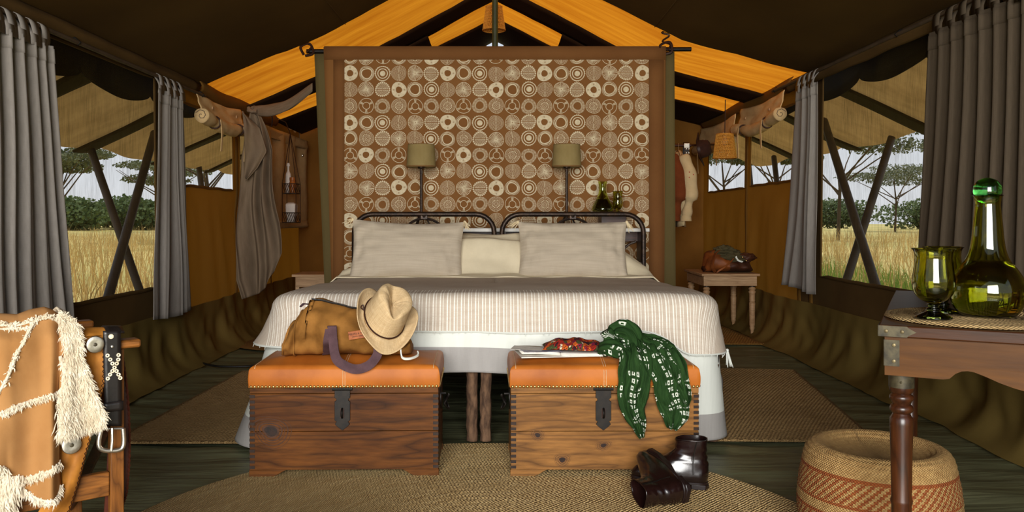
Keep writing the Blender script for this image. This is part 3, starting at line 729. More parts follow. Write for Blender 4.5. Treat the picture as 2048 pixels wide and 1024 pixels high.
# awnings of the fly along both sides, their rafter sleeves and scalloped valances
for side, s in (('L', -1), ('R', 1)):
    xa = abs(XL) + 0.12 if s < 0 else XR + 0.1; xo = 3.4 if s < 0 else 3.62
    za, zo = (2.12, 1.56) if s < 0 else (2.30, 1.70)
    t = thing('awning', 'tan canvas side awning outside the %s windows' % ('left' if s < 0 else 'right'), 'awning', (s * xa, 6.0, 0))
    b = MB()
    def aw(u, v, dz=0):
        y = lerp(2.0, 11.5, u); fr = abs(((y - 1.0) / 1.5) % 1.0 - 0.5) * 2
        return Vector((s * lerp(xa, xo, v), y, lerp(za, zo, v) - 0.06 * (1 - fr) * math.sin(PI * v) - (0.05 * (1 - fr * fr)) * v ** 3 + 0.02 * nz(y * 2, v * 3, s) + dz))
    b.grid(aw, 100, 14, lambda u, v: (u * 9, v * 1.4)); b.build('canvas', M['awning'], t, sharp=180, recalc=False)
    for y in (3.75, 5.25, 6.75, 8.25, 9.75):
        b = MB(); b.grid(lambda u, v: aw((y - .15 + .3 * u - 2.0) / 9.5, v, -0.03), 6, 12, lambda u, v: (u * .3, v)); b.build('rafter_sleeve', M['awning_seam'], t, solid=0.02, sharp=180)
    b = MB()
    def va(u, v):
        y = lerp(1.5, 10.5, u); sc = abs(math.sin(y * PI / 0.9)) ** 0.6
        return Vector((s * (xa + 0.10 + 0.03 * nz(y * 2, v)), y, lerp(za - 0.02, (1.68 if s < 0 else 1.80) + 0.075 * (1 - sc), v)))
    b.grid(va, 240, 6, lambda u, v: (u * 9, v * .4)); b.build('valance', M['valance_dark'], t, solid=0.006, sharp=180)
def pole(a, b_, r, label):
    b = MB(); b.tube([a, b_], r, 10); b.build('awning_pole', M['pole_dark'], label=label, cat='pole', group='awning poles')
pole((-3.36, 6.80, 1.55), (-2.42, 6.0, -0.1), 0.032, 'awning pole running down to the right outside left front window')
pole((-3.0, 7.25, 1.74), (-2.52, 5.0, -0.1), 0.034, 'awning pole running down to the left outside left front window')
pole((-3.36, 9.3, 1.55), (-2.9, 8.6, -0.1), 0.032, 'awning pole seen through the rear left window')
pole((3.10, 7.76, 1.92), (2.50, 4.95, -0.1), 0.034, 'awning pole running down to the right outside right front window')
pole((3.58, 7.4, 1.68), (2.52, 6.3, -0.1), 0.034, 'awning pole running down to the left outside right front window')
pole((3.4, 10.0, 1.7), (2.95, 8.1, -0.1), 0.032, 'awning pole seen through the nearer rear right window')
pole((3.5, 11.3, 1.7), (3.1, 9.5, -0.1), 0.032, 'awning pole seen under the wicker basket shade')

# ================================================================== HANGING PARTITION
TY = 5.80
def tap_y(x, z): return TY + 0.010 * math.sin(x * 2.3 + 1) * (1 - (z / 2.2)) + 0.006 * nz(x * 1.6, z * 0.9, 8)
t = thing('printed_hanging', 'tall brown cloth hanging printed with cream circle motifs behind the beds', 'wall hanging', (0.0, TY, 0))
b = MB(); b.tube([(-1.335, TY + 0.012, 2.135), (1.39, TY + 0.012, 2.15)], 0.016, 12); b.build('rod', M['iron_black'], t)
b = MB()
b.grid(lambda u, v: Vector((lerp(lerp(-1.19, -1.285, v), lerp(1.285, 1.275, v), u), tap_y(lerp(-1.3, 1.3, u), 2.1 * v) + 0.03 + 0.012 * math.sin(u * 60) * (1 - v * .7), 2.125 * v + 0.01)), 90, 20, lambda u, v: (u * 2.5, v * 2.1))
b.build('olive_backing', M['canvas_olive'], t, solid=0.004, sharp=180)
def tap_x(u, v): return lerp(lerp(-1.135, -1.21, v), lerp(1.19, 1.205, v), u)
b = MB()
b.grid(lambda u, v: Vector((tap_x(u, v), tap_y(tap_x(u, v), 0.01 + 2.15 * v) - 0.012, 0.01 + 2.15 * v)), 60, 40, lambda u, v: (u * 2.4, v * 2.15))
cloth = b.build('printed_cloth', M['print_cloth'], t, solid=0.003, sharp=180)
# brown border bands sewn on all round
b = MB()
def strip(x0, x1, z0, z1, dy):
    b.grid(lambda u, v: Vector((lerp(x0, x1, u), tap_y(lerp(x0, x1, u), lerp(z0, z1, v)) - dy, lerp(z0, z1, v))), max(2, int(abs(x1 - x0) / .1)), max(2, int((z1 - z0) / .1)), lambda u, v: (lerp(x0, x1, u), lerp(z0, z1, v)))
strip(-1.205, 1.205, 2.07, 2.165, 0.017)
b.build('heading_band', M['print_edge'], t, solid=0.003, sharp=180)
b = MB()
strip(-1.14, -1.062, 0.02, 2.07, 0.017); b.build('border_band', M['print_edge'], t, solid=0.003, sharp=180)
b = MB(); strip(1.085, 1.19, 0.02, 2.07, 0.017); b.build('border_band', M['print_edge'], t, solid=0.003, sharp=180)
# the printed circles, nine different motifs
PR = 0.0545
pm = MB()
def ptp(cx, cz, r, a, ph, w=0.035, dy=0.0146):
    rr = r * PR * (1 + w * math.sin(3 * a + ph) + w * 0.6 * math.sin(2 * a + 2.3 * ph))
    x = cx + rr * math.cos(a); z = cz + rr * math.sin(a)
    z = min(z, 2.071); x = max(-1.066, min(1.088, x))
    return Vector((x, tap_y(x, z) - dy, z))
def arc(cx, cz, r0, r1, a0, a1, n, ph, w=0.035, dy=0.0146):
    vs = []; 
    for i in range(n + 1):
        a = lerp(a0, a1, i / n); vs += [ptp(cx, cz, r0, a, ph, w, dy), ptp(cx, cz, r1, a, ph, w, dy)]
    pm.add(vs, [(2 * i, 2 * i + 1, 2 * i + 3, 2 * i + 2) for i in range(n)])
def ringp(cx, cz, r0, r1, ph, n=26, w=0.035): arc(cx, cz, r0, r1, 0, 2 * PI, n, ph, w)
def spoke(cx, cz, r0, r1, a, wd, ph, wd2=None):
    d = Vector((-math.sin(a), 0, math.cos(a))) * PR; wd2 = wd if wd2 is None else wd2
    p, q = ptp(cx, cz, r0, a, ph), ptp(cx, cz, r1, a, ph)
    if (p - q).length < 1e-4: return
    pm.add([p - d * wd, p + d * wd, q + d * wd2, q - d * wd2], [(0, 1, 2, 3)])
def dot(cx, cz, r, a, s, ph, n=7):
    c = ptp(cx, cz, r, a, ph)
    pm.add([Vector((c.x + s * PR * math.cos(2 * PI * k / n), c.y, min(2.071, c.z + s * PR * math.sin(2 * PI * k / n)))) for k in range(n)], [list(range(n))])
def motif(k, cx, cz, ph):
    if k == 'A':
        # solid ring with four small knocked-out crosses
        for q in range(4):
            a = q * PI / 2
            arc(cx, cz, .42, .60, a - .16, a + .16, 4, ph); arc(cx, cz, .82, 1.0, a - .16, a + .16, 4, ph)
            arc(cx, cz, .42, 1.0, a + .16, a + PI / 2 - .16, 9, ph)
            for dx in (-.11, -.04, .04, .11):
                arc(cx, cz, .60, .82, a + dx * 1.4 - .03, a + dx * 1.4 + .03, 1, ph)
    elif k == 'B':
        ringp(cx, cz, .60, .74, ph, 26, .05); ringp(cx, cz, .78, .82, ph + 1, 26, .05); ringp(cx, cz, .85, .90, ph + .4, 26, .04); ringp(cx, cz, .94, .98, ph + 2, 26, .03)
    elif k == 'C':
        dot(cx, cz, 0, 0, .36, ph, 16); ringp(cx, cz, .56, .68, ph, 26, .01); ringp(cx, cz, .87, .98, ph, 28, .01)
        for q in range(22): dot(cx, cz, .96, 2 * PI * q / 22, .07, ph, 6)
    elif k == 'D':
        for s_ in (0, 1):
            for r in (.12, .26, .40, .54, .68, .82, .96):
                g = .07 / r if r > .1 else .5
                arc(cx, cz, r - .024, r + .020, -PI / 2 + s_ * PI + g, PI / 2 + s_ * PI - g, 6 + int(r * 9), ph)
            spoke(cx, cz, .05, .96, PI / 2 + (.07 if s_ else -.07), .02, ph); spoke(cx, cz, .05, .96, -PI / 2 + (-.07 if s_ else .07), .02, ph)
    elif k == 'E':
        ringp(cx, cz, .94, .99, ph)
        for q in range(30): spoke(cx, cz, .06, .96, 2 * PI * q / 30 + .06 * math.sin(q * 7 + ph), .018, ph, .034)
    elif k == 'F':
        for s_ in (0, 1):
            o = s_ * PI
            for r in (.15, .28, .41, .54, .67): arc(cx, cz + (.09 if not s_ else -.09) * PR, r - .026, r + .024, o, o + PI, 12, ph, .01)
            spoke(cx, cz + (.09 if not s_ else -.09) * PR, .0, .70, o, .03, ph); spoke(cx, cz + (.09 if not s_ else -.09) * PR, .0, .70, o + PI, .03, ph)
            for q in range(11): dot(cx, cz, .88, o + .14 + (PI - .28) * q / 10, .115, ph, 8)
    elif k == 'G':
        dot(cx, cz, 0, 0, .08, ph); ringp(cx, cz, .17, .23, ph, 14); ringp(cx, cz, .32, .37, ph + 1, 18)
        for q in range(16): dot(cx, cz, .50, 2 * PI * q / 16, .085, ph, 6)
        for q in range(36): spoke(cx, cz, .62, .96, 2 * PI * q / 36, .018, ph, .026)
        ringp(cx, cz, .95, .99, ph)
    elif k == 'H':
        ringp(cx, cz, .93, .99, ph, 28, .02); ringp(cx, cz, .42, .49, ph, 20, .02)
        for q in range(3):
            a = PI / 2 + q * 2 * PI / 3 + (PI if int(ph * 10) % 2 else 0)
            for d in (-.13, 0, .13): 
                spoke(cx, cz, .50, .92, a + d, .022, ph)
                spoke(cx, cz, .62, .66, a + d, .05, ph); spoke(cx, cz, .76, .80, a + d, .05, ph)
    elif k == 'I':
        for q in range(46): spoke(cx, cz, .50, .72, 2 * PI * q / 46, .020, ph, .024)
        for q in range(56): spoke(cx, cz, .76, .99, 2 * PI * q / 56 + .02 * math.sin(q * 5), .022, ph, .026)
ROWS = ['BEHBGAD', 'ABCDEF', 'DEFABC', 'GHI', 'ABCDEF', 'BGFEDC', 'HAIHGI', 'EDCBDF', 'DEFABC', 'GHI', 'ABCDEF', 'BGFEDC', 'HGI', 'ABCDEF', 'DEFABC']
for j, row in enumerate(ROWS):
    for i in range(19):
        cx = -1.022 + i * 0.1145 + 0.006 * nz(i * 1.7, j * 2.1); cz = 2.090 - j * 0.1155 + 0.006 * nz(i * 2.3, j * 1.1, 5) + 0.008 * nz(i * .4, j, 2)
        motif(row[i % len(row)], cx, cz, rnd.uniform(0, 6))
pm.build('circle_print', M['white_print'], cloth, kind='stuff', recalc=False, smooth=False)
# cords that lash the rod to the roof seam
for x, z, nm in ((-1.325, 2.14, 'left'), (1.21, 2.15, 'right')):
    b = MB()
    b.tube(smooth_path([(x, TY - .03, z - .02), (x + .03, TY, z + .03), (x - .02, TY + .03, z + .06), (x + .02, TY - .02, z + .09), (x - .03, TY, z + .115), (x + .03, TY, z + .14)], 5), 0.007, 6)
    b.tube(smooth_path([(x - .03, TY + .01, z - .03), (x - .045, TY - .02, z + .02), (x + .02, TY - .03, z + .04), (x + .04, TY, z - .02), (x - .02, TY + .02, z - .035)], 5), 0.010, 6)
    b.build('rope_lashing', M['cord_brown'], t)

# ================================================================== BEDS
HY = 5.33
def iron_bed(x0, x1, label):
    t = thing('iron_bed', label, 'bed', ((x0 + x1) / 2, 4.4, 0), 'twin iron beds pushed together')
    zt = 0.978; r = 0.12
    pts = [(x0, HY, 0.0), (x0, HY, zt - r)] + [(x0 + r - r * math.cos(a), HY, zt - r + r * math.sin(a)) for a in [PI / 2 * k / 6 for k in range(1, 7)]]
    pts += [((x0 + x1) / 2, HY, zt)] + [(x1 - r + r * math.sin(a), HY, zt - r + r * math.cos(a)) for a in [PI / 2 * k / 6 for k in range(0, 7)]] + [(x1, HY, 0.0)]
    b = MB(); b.tube(pts, 0.0165, 12); b.build('headboard_tube', M['iron_rust'], t)
    xm = (x0 + x1) / 2
    b = MB()
    b.tube([(x0, HY, 0.66), (x1, HY, 0.66)], 0.012, 8)
    for k in (-2, -1, 1, 2): b.tube([(xm + k * 0.15, HY, 0.35), (xm + k * 0.15, HY, 0.66)], 0.006, 6)
    b.build('cross_bar', M['iron_rust'], t)
    b = MB(); b.tube([(xm + 0.125 * math.cos(a), HY + .004, 0.85 + 0.10 * math.sin(a)) for a in [PI * k / 14 for k in range(15)]] , 0.0085, 8)
    b.tube([(xm - 0.125, HY + .004, 0.85), (xm - 0.125, HY, 0.66)], 0.0085, 8); b.tube([(xm + 0.125, HY + .004, 0.85), (xm + 0.125, HY, 0.66)], 0.0085, 8)
    b.build('arched_hoop', M['iron_rust'], t)
    b = MB(); b.tube([(xm, HY, 0.972), (xm, HY, 0.945)], [0.024, 0.016], 10); b.box((xm, HY - .012, 0.958), (.04, .012, .02)); b.build('casting', M['iron_rust'], t)
    for sx in (-1, 1):
        xq = x1 - .05 if sx > 0 else x0 + .05
        b = MB(); b.tube(smooth_path([(xq - sx * .0, HY, .80), (xq - sx * .06, HY, .77), (xq - sx * .16, HY, .66)], 6), 0.008, 6); b.build('corner_scroll', M['iron_rust'], t)
        xf = x0 + 0.02 if sx < 0 else x1 - 0.02
        for yy in (3.56,):
            pass
    # rough wooden front legs and rails below the mattress
    for xf in (x0 + 0.0, x1 - 0.0):
        xx = xf + (0.035 if xf == x0 else -0.035)
        if x0 < -.5 and xf == x1: xx = -0.098
        if x0 > -.5 and xf == x0: xx = -0.040
        b = MB(); b.tube([(xx + .004 * nz(k * .7, xf * 9), 3.50 + .004 * nz(k, 3), 0.003 + 0.0328 * k) for k in range(11)], [0.0245 + 0.003 * nz(k * 1.3, xf * 5) for k in range(11)], 10); b.build('leg', M['bark_leg'], t)
        b = MB(); b.box((xx, 4.46, 0.345), (0.04, 1.70, 0.05)); b.build('side_rail', M['iron_rust'], t, bevel=.004)
    b = MB(); b.box((xm, 3.515, 0.352), (x1 - x0 - 0.02, 0.045, 0.036)); b.build('end_rail', M['iron_rust'], t, bevel=.004); b = MB(); b.box((xm, HY - .03, 0.352), (x1 - x0 - 0.04, 0.03, 0.036)); b.build('end_rail', M['iron_rust'], t, bevel=.004)
    b = MB(); b.box((xm, 4.37, 0.465), (x1 - x0 - 0.02, 1.70, 0.18)); b.build('mattress', M['mattress'], t, bevel=.04)
    return t
iron_bed(-0.915, -0.005, 'left iron single bed with rusty tubular headboard and rough wooden legs')
iron_bed(0.045, 0.965, 'right iron single bed with rusty tubular headboard, next to the box shelf end')

BX, BF = 0.955, 3.44
def peri(s):
    """open outline of the mattress: left side, foot, right side; returns point, outward normal, corner weight, foot weight"""
    rc = 0.14; L1 = 5.18 - BF - rc; La = rc * PI / 2; Lf = 2 * (BX - rc)
    tot = 2 * L1 + 2 * La + Lf; d = s * tot
    if d < L1: p = (-BX, 5.18 - d); n = (-1, 0); e = L1 - d; return p, n, math.exp(-(e / 0.22) ** 2), 0
    d -= L1
    if d < La: a = d / rc; return (-BX + rc - rc * math.cos(a), BF + rc - rc * math.sin(a)), (-math.cos(a), -math.sin(a)), 1.0, 0.5
    d -= La
    if d < Lf: e = min(d, Lf - d); return (-BX + rc + d, BF), (0, -1), math.exp(-(e / 0.13) ** 2), 1
    d -= Lf
    if d < La: a = d / rc; return (BX - rc + rc * math.sin(a), BF + rc - rc * math.cos(a)), (math.sin(a), -math.cos(a)), 1.0, 0.5
    d -= La
    return (BX, BF + rc + d), (1, 0), math.exp(-(d / 0.22) ** 2), 0
def bedtop(x, y): return 0.622 - 0.03 * sst(3.5, 4.8, y) + 0.006 * nz(x * 3, y * 3) - 0.010 * (abs(x) / BX) ** 4
def bedcover(name, drop, flare, lift, mtls, border=None, label=None, cat=None, ymax=5.18, rad=0.055, folds=0.016, ns=420, nt=46, fold_seed=0):
    b = MB(); rows = []; uvs = []
    for i in range(ns + 1):
        s = i / ns; p, n, cw, fw = peri(s)
        if p[1] > ymax: p = (p[0], ymax)
        D = drop(p, n, cw, fw); cx, cy = 0.0, min(max(p[1], BF + 0.75), ymax)
        row = []; uv = []
        n_in = 16
        for k in range(nt + 1):
            if k <= n_in:
                f = k / n_in; x = lerp(cx, p[0] - n[0] * rad, f); y = lerp(cy, p[1] - n[1] * rad, f)
                row.append(Vector((x, y, bedtop(x, y) + lift))); uv.append((x, y))
            else:
                LT = D + rad * PI / 2; nb = 10 if border else 0; bo = border or 0.0; na = nt - n_in - nb
                l = (k - n_in) / na * (LT - bo) if k - n_in <= na else LT - bo + (k - n_in - na) / nb * bo
                zt = bedtop(p[0], p[1]) + lift
                if l < rad * PI / 2: a = l / rad; o = -rad + rad * math.sin(a); z = zt - rad + rad * math.cos(a); tt = 0
                else:
                    hh = l - rad * PI / 2; tt = hh / D
                    o = flare(p, n, cw, fw) * tt ** 1.3 + folds * tt * math.sin(s * 60 + 3 * nz(s * 9, fold_seed)) * (0.25 if fw == 1 else 1) + 0.012 * tt * nz(s * 30, tt * 2, fold_seed); z = zt - rad - hh
                o += lift * min(1.0, l / (rad * PI / 2)); z = max(z, 0.008 + lift)
                row.append(Vector((p[0] + n[0] * o, p[1] + n[1] * o, z))); uv.append((p[0] + n[0] * (l - rad), p[1] + n[1] * (l - rad)))
        rows.append(row); uvs.append(uv)
    w = nt + 1; vs = [v for r in rows for v in r]; uv = [v for r in uvs for v in r]
    b.add(vs, [(i * w + k, i * w + k + 1, (i + 1) * w + k + 1, (i + 1) * w + k) for i in range(ns) for k in range(nt)], uv)
    if border:
        for fi in range(len(b.f)):
            b.m[fi] = 1 if fi % nt >= nt - 10 else 0
    o = b.build(name, mtls, label=label, cat=cat, sharp=180, recalc=False, solid=0.004)
    return o, rows
def drop1(p, n, cw, fw):
    side = 0.30 + 0.02 * math.sin(p[1] * 7); foot = 0.268 + 0.008 * math.sin(p[0] * 4)
    return lerp(foot if fw == 1 else side, 0.53 if p[0] > 0 else 0.545, cw)
def flare1(p, n, cw, fw): return lerp(0.012 if fw == 1 else 0.10, 0.15 if p[0] < 0 else 0.048, cw)
bedcover('bedspread', drop1, flare1, 0.004, [M['linen_white'], M['linen_grey']], 0.105, 'long white bedspread with a grey linen hem over both beds', 'bedspread', fold_seed=1)
def drop2(p, n, cw, fw):
    side = 0.13; foot = 0.098 + 0.006 * math.sin(p[0] * 5 + 1)
    if fw == 1: foot -= 0.0 ; 
    return lerp(foot if fw == 1 else side, 0.15 if p[0] < 0 else 0.185, cw ** 1.5)
def flare2(p, n, cw, fw): return lerp(0.018 if fw == 1 else 0.06, 0.07 if p[0] < 0 else 0.035, cw)
thr, rows = bedcover('throw_blanket', drop2, flare2, 0.012, [M['throw']], None, 'beige throw with white woven stripes across the foot of the bed', 'throw', ymax=5.0, folds=0.008, fold_seed=1)
# its frayed white hem and the corner tassel
hem = [r[-1] for r in rows]
b = MB(); b.tube(hem, [0.0035 + 0.002 * abs(nz(i * .9, 2)) for i in range(len(hem))], 5)
r_ = random.Random(3)
for q in hem[60:-60:2]:
    if r_.random() < 0.5: b.tube([q, q + Vector((r_.uniform(-.004, .004), -.004, -.006 - .01 * r_.random()))], [.0015, .0006], 4)
b.build('frayed_hem', M['linen_white'], thr, kind='stuff')
def tassel(name, p, d, L, mtl, parent, n=14, rr=0.012):
    b = MB(); p = Vector(p); d = Vector(d).normalized(); r = random.Random(int(abs(p.x) * 999))
    b.lathe([(0.001, rr * .9), (rr * .7, rr * .5), (rr * .75, 0), (rr * .5, -rr * .7), (0.001, -rr * .8)], p, 10)
    for k in range(n):
        e = Vector((r.gauss(0, 1), r.gauss(0, 1), r.gauss(0, 1))) * rr * .55; e2 = e * 1.8
        b.tube([p + e * .4, p + d * L * .5 + e, p + d * L * r.uniform(.85, 1.05) + e2], [.0022, .0024, .0012], 4)
    return b.build(name, mtl, parent)
ci = max(range(len(hem)), key=lambda i: -hem[i].z if hem[i].x > 0.5 else -9)
tassel('tassel', hem[ci] + Vector((0.004, -.01, 0)), (0.1, -.05, -1), 0.06, M['linen_white'], thr, 16, 0.010)

# cream blanket laid over the sleeping pillows at the head
b = MB()
prof = [(4.80, 0.0), (4.90, .06), (4.99, .45), (5.06, .84), (5.14, 1.0), (5.22, .97), (5.275, .6), (5.285, .1)]
def hump(x):
    xx = x - 0.02
    return 0.245 * (1 - sst(0.60, 1.02, abs(xx))) + 0.022 * nz(x * 2.5, 4)
def cb(u, v):
    x = lerp(-0.985, 1.02, u); y, h = prof[0]
    k = v * (len(prof) - 1); i = min(int(k), len(prof) - 2); f = k - i; f = f * f * (3 - 2 * f) * .4 + f * .6
    y = lerp(prof[i][0], prof[i + 1][0], f); h = lerp(prof[i][1], prof[i + 1][1], f)
    wr = 0.010 * math.sin(v * 19 + 3 * nz(x * 3, 1)) * sst(0.1, .3, v) * (1 - sst(.6, .8, v)) + 0.008 * nz(x * 6, v * 9)
    z = 0.604 + hump(x) * h * (1.0) + wr
    if abs(x) > 0.93: z -= (abs(x) - .93) * 0.9
    return Vector((x, y - 0.06 * math.sin(PI * h) * 0.3, z))
b.grid(cb, 110, 44, lambda u, v: (u * 2, v * .8))
b.build('cream_blanket', M['cream_blanket'], label='cream wool blanket covering the bolsters at the head of the bed', cat='blanket', solid=0.006, sharp=180)

def cushion(name, c, w, h, th, lean, yaw, roll, label, seed):
    t = thing(name, label, 'pillow', c); c = Vector(c)
    R = Matrix.Rotation(yaw, 3, 'Z') @ Matrix.Rotation(-lean, 3, 'X') @ Matrix.Rotation(roll, 3, 'Y')
    def P(u, v, sgn):
        x = w / 2 * u * (1 - 0.055 * (1 - v * v)); z = h / 2 * v * (1 - 0.075 * (1 - u * u) - 0.03 * math.sin(u * 2 + seed))
        k = max(0, (1 - u * u)) ** 0.42 * max(0, (1 - v * v)) ** 0.42
        wr = 0.010 * nz(u * 3 + seed, v * 4, sgn) + 0.034 * nz(u * 9, v * 2.5, seed) * (abs(u) ** 3 + abs(v) ** 4 * .6) + 0.005 * nz(u * 2.0, v * 12, seed)
        y = -sgn * (th / 2 * k * (1.0 + 0.25 * (-v)) + wr * min(1, k * 2))
        return R @ Vector((x, y, z)) + c
    b = MB(); N = 40
    b.grid(lambda u, v: P(2 * u - 1, 2 * v - 1, 1), N, 28, lambda u, v: (u * w, v * h)); b.grid(lambda u, v: P(1 - 2 * u, 2 * v - 1, -1), N, 28, lambda u, v: (u * w, v * h))
    b.build('cover', M['pillow_linen'], t, sharp=180)
    for u, v in ((-1, 1), (1, 1), (-1, -1), (1, -1)):
        p = P(u * .995, v * .995, 1) 
        d = R @ Vector((u * (0.9 if v > 0 and u < 0 else .35), -0.35, -0.8 if v > 0 else -.05))
        if v < 0: d = R @ Vector((u, -0.2, 0.02)); p = p + Vector((0, -.01, .008))
        tassel('tassel', p, d, 0.055, M['tassel'], t, 12, 0.011)
cushion('pillow', (-0.528, 4.93, 0.752), 0.685, 0.385, 0.17, math.radians(17), 0, math.radians(1.0), 'left oatmeal linen pillow with corner tassels, behind the straw hat', 1)
cushion('pillow', (0.468, 4.93, 0.752), 0.665, 0.375, 0.17, math.radians(17), 0, math.radians(.6), 'right oatmeal linen pillow with corner tassels, under the bottle shelf', 4)

# ------------------------------------------------------------------ shelf, lamps, glass behind the headboards
SZ = 0.885
t = thing('bedside_shelf', 'narrow white shelf running behind the iron headboards', 'shelf', (0.05, 5.60, 0))
b = MB(); b.box((0.085, 5.60, SZ - .012), (1.90, 0.22, 0.024)); b.build('board', M['white_paint'], t, bevel=.003)
for x in (-0.84, 0.06, 1.0):
    b = MB(); b.box((x, 5.61, (SZ - .024) / 2), (0.03, 0.18, SZ - .024)); b.build('upright', M['dark_wood'], t, bevel=.003)
b = MB(); b.box((0.085, 5.68, SZ - 0.06), (1.86, 0.02, 0.07)); b.build('apron', M['dark_wood'], t, bevel=.003)

def bedside_lamp(x, label):
    y = 5.58; t = thing('bedside_lamp', label, 'lamp', (x, y, SZ), 'pair of bedside lamps')
    b = MB(); b.tube([(x, y, SZ + .06), (x, y, 1.44)], 0.0095, 10); b.lathe([(.0095, 1.285), (.022, 1.29), (.026, 1.30), (.024, 1.315), (.010, 1.325)], (x, y, 0), 14); b.build('stem', M['iron_rust'], t)
    for k in range(3):
        a = PI / 2 + 2 * PI * k / 3 + .5; d = Vector((math.cos(a), math.sin(a), 0))
        b = MB(); b.tube(smooth_path([Vector((x, y, SZ + .09)), Vector((x, y, SZ + .075)) + d * .03, Vector((x, y, SZ + .03)) + d * .055, Vector((x, y, SZ + .006)) + d * .085, Vector((x, y, SZ + .014)) + d * .10], 5), .0055, 7); b.build('foot', M['iron_rust'], t)
    b = MB()
    pr = [(.099, 1.300), (.0985, 1.304), (.094, 1.37), (.0895, 1.445), (.089, 1.452)]
    b.lathe(pr, (x, y, 0), 40, cap0=False, cap1=False); b.build('lamp_shade', M['shade_linen'], t, solid=0.003)
    b = MB(); b.lathe([(.0992, 1.298), (.1002, 1.300), (.1002, 1.306), (.0992, 1.308)], (x, y, 0), 40, cap0=False, cap1=False); b.build('shade_trim', M['print_edge'], t); b = MB(); b.lathe([(.0895, 1.446), (.0905, 1.448), (.0903, 1.453), (.0893, 1.455)], (x, y, 0), 40, cap0=False, cap1=False); b.build('shade_trim', M['print_edge'], t)
    b = MB(); b.tube([(x - .09, y, 1.40), (x + .09, y, 1.40)], .002, 5); b.tube([(x, y - .09, 1.40), (x, y + .09, 1.40)], .002, 5); b.lathe([(.002, 1.33), (.012, 1.335), (.028, 1.37), (.024, 1.40), (.002, 1.425)], (x, y, 0), 14); b.build('bulb', M['plastic_white'], t)
bedside_lamp(-0.502, 'left bedside lamp, iron stem and olive drum shade above left pillow')
bedside_lamp(0.488, 'right bedside lamp, iron stem and olive drum shade nearer the small decanter')

def pt_box(x0, x1, y0, y1, z0, z1): return ((x0 + x1) / 2, (y0 + y1) / 2, (z0 + z1) / 2), (x1 - x0, y1 - y0, z1 - z0)
t = thing('wooden_box', 'small dark wooden box on the white shelf beneath the decanter', 'box', (0.8, 5.6, SZ))
c, s_ = pt_box(.715, .885, 5.52, 5.68, SZ, SZ + .085); b = MB(); b.box(c, s_); b.build('case', M['dark_wood'], t, bevel=.003)
c, s_ = pt_box(.707, .893, 5.515, 5.685, SZ + .087, SZ + .105); b = MB(); b.box(c, s_); b.build('lid', M['dark_wood'], t, bevel=.003)
BZ = SZ + .1055
def vessel(name, outer, c, seg, mtl, parent, th=0.003, wob=None, floor=0.006, start=None):
    """thick walled glass of revolution; outer profile (r, z) from the foot up"""
    b = MB(); inner = []
    k0 = start or 0
    for (r, z) in outer[k0:]: inner.append((max(0.0008, r - th), max(z, outer[k0][1] + floor)))
    inner = inner[::-1]; inner.append((0.0006, outer[k0][1] + floor))
    b.lathe([(0.0006, outer[0][1])] + outer + inner, c, seg, cap0=True, cap1=True, wob=wob); return b.build(name, mtl, parent, sharp=60)
def rprof(tab, n=4):
    p = smooth_path([Vector((r, 0, z)) for r, z in tab], n); return [(max(.0006, q.x), q.z) for q in p]
x, y = .735, 5.60
t = thing('small_decanter', 'small pale olive glass decanter on the box over right headboard', 'decanter', (x, y, BZ))
vessel('glass', rprof([(.055, .001), (.072, .012), (.074, .03), (.062, .06), (.044, .095), (.030, .13), (.026, .16), (.028, .19), (.032, .212)]), (x, y, BZ), 32, M['glass_pale'], t)
b = MB(); b.lathe([(.0006, .008)] + [(r - .0034, z) for r, z in rprof([(.055, .009), (.070, .014), (.072, .03), (.062, .06), (.046, .09)])] + [(.0006, .09)], (x, y, BZ), 28); b.build('water', M['water'], t)
x, y = .836, 5.585
t = thing('small_goblet', 'small olive glass goblet beside the small decanter on the box', 'goblet', (x, y, BZ))
vessel('glass', rprof([(.024, .001), (.026, .004), (.012, .012), (.010, .018), (.026, .03), (.034, .05), (.034, .08), (.031, .11), (.034, .138), (.038, .146)]), (x, y, BZ), 28, M['glass_olive'], t, start=14)

# ================================================================== RUGS
def ridged_rect(name, corners, pitch, mtl, label, th=0.008, edge=0.03, nu=90, seed=0):
    """plaited rug with rows parallel to the near edge; corners: near-left, near-right, far-right, far-left on the floor"""
    a, b_, c, d = [Vector((p[0], p[1], 0)) for p in corners]
    W_ = (b_ - a).length; H_ = (d - a).length; nrow = max(2, int(H_ / pitch)); nv = nrow * 4
    def f(u, v):
        p = a.lerp(b_, u).lerp(d.lerp(c, u), v)
        e = min(u * W_, (1 - u) * W_, v * H_, (1 - v) * H_)
        z = th * (0.75 + 0.25 * abs(math.sin(PI * v * nrow))) * sst(0, 0.008, e + 0.002) + 0.005 * max(0, nz(p.x * 2.5 + seed, p.y * 2.5))
        k = 0.012 * nz(u * 9 + seed, v * 9)
        return Vector((p.x + (k if u in (0, 1) else 0), p.y + (0.01 * nz(u * 6, seed) if v in (0, 1) else 0), z + 0.001))
    m = MB(); m.grid(f, nu, nv, lambda u, v: (u * W_, v * nrow * pitch))
    t = thing(name, label, 'rug', ((a + b_ + c + d) / 4))
    m.build('plaited_rows', mtl, t, sharp=180, recalc=False)
    m = MB(); rim = []
    for p, q in ((a, b_), (b_, c), (c, d), (d, a)): rim += [p.lerp(q, k / 24) for k in range(24)]
    m.tube([p + Vector((0.005 * nz(p.x * 4, seed), 0.006 * nz(p.y * 4, seed), 0.006)) for p in rim], 0.0055, 6, closed=True)
    m.build('bound_edge', mtl, t); return t
ridged_rect('woven_rug', [(-1.62, 3.45), (-0.62, 3.46), (-0.62, 5.12), (-1.56, 5.06)], 0.0165, M['rug_side'], 'brown plaited grass rug on the floor left of the bed', seed=1)
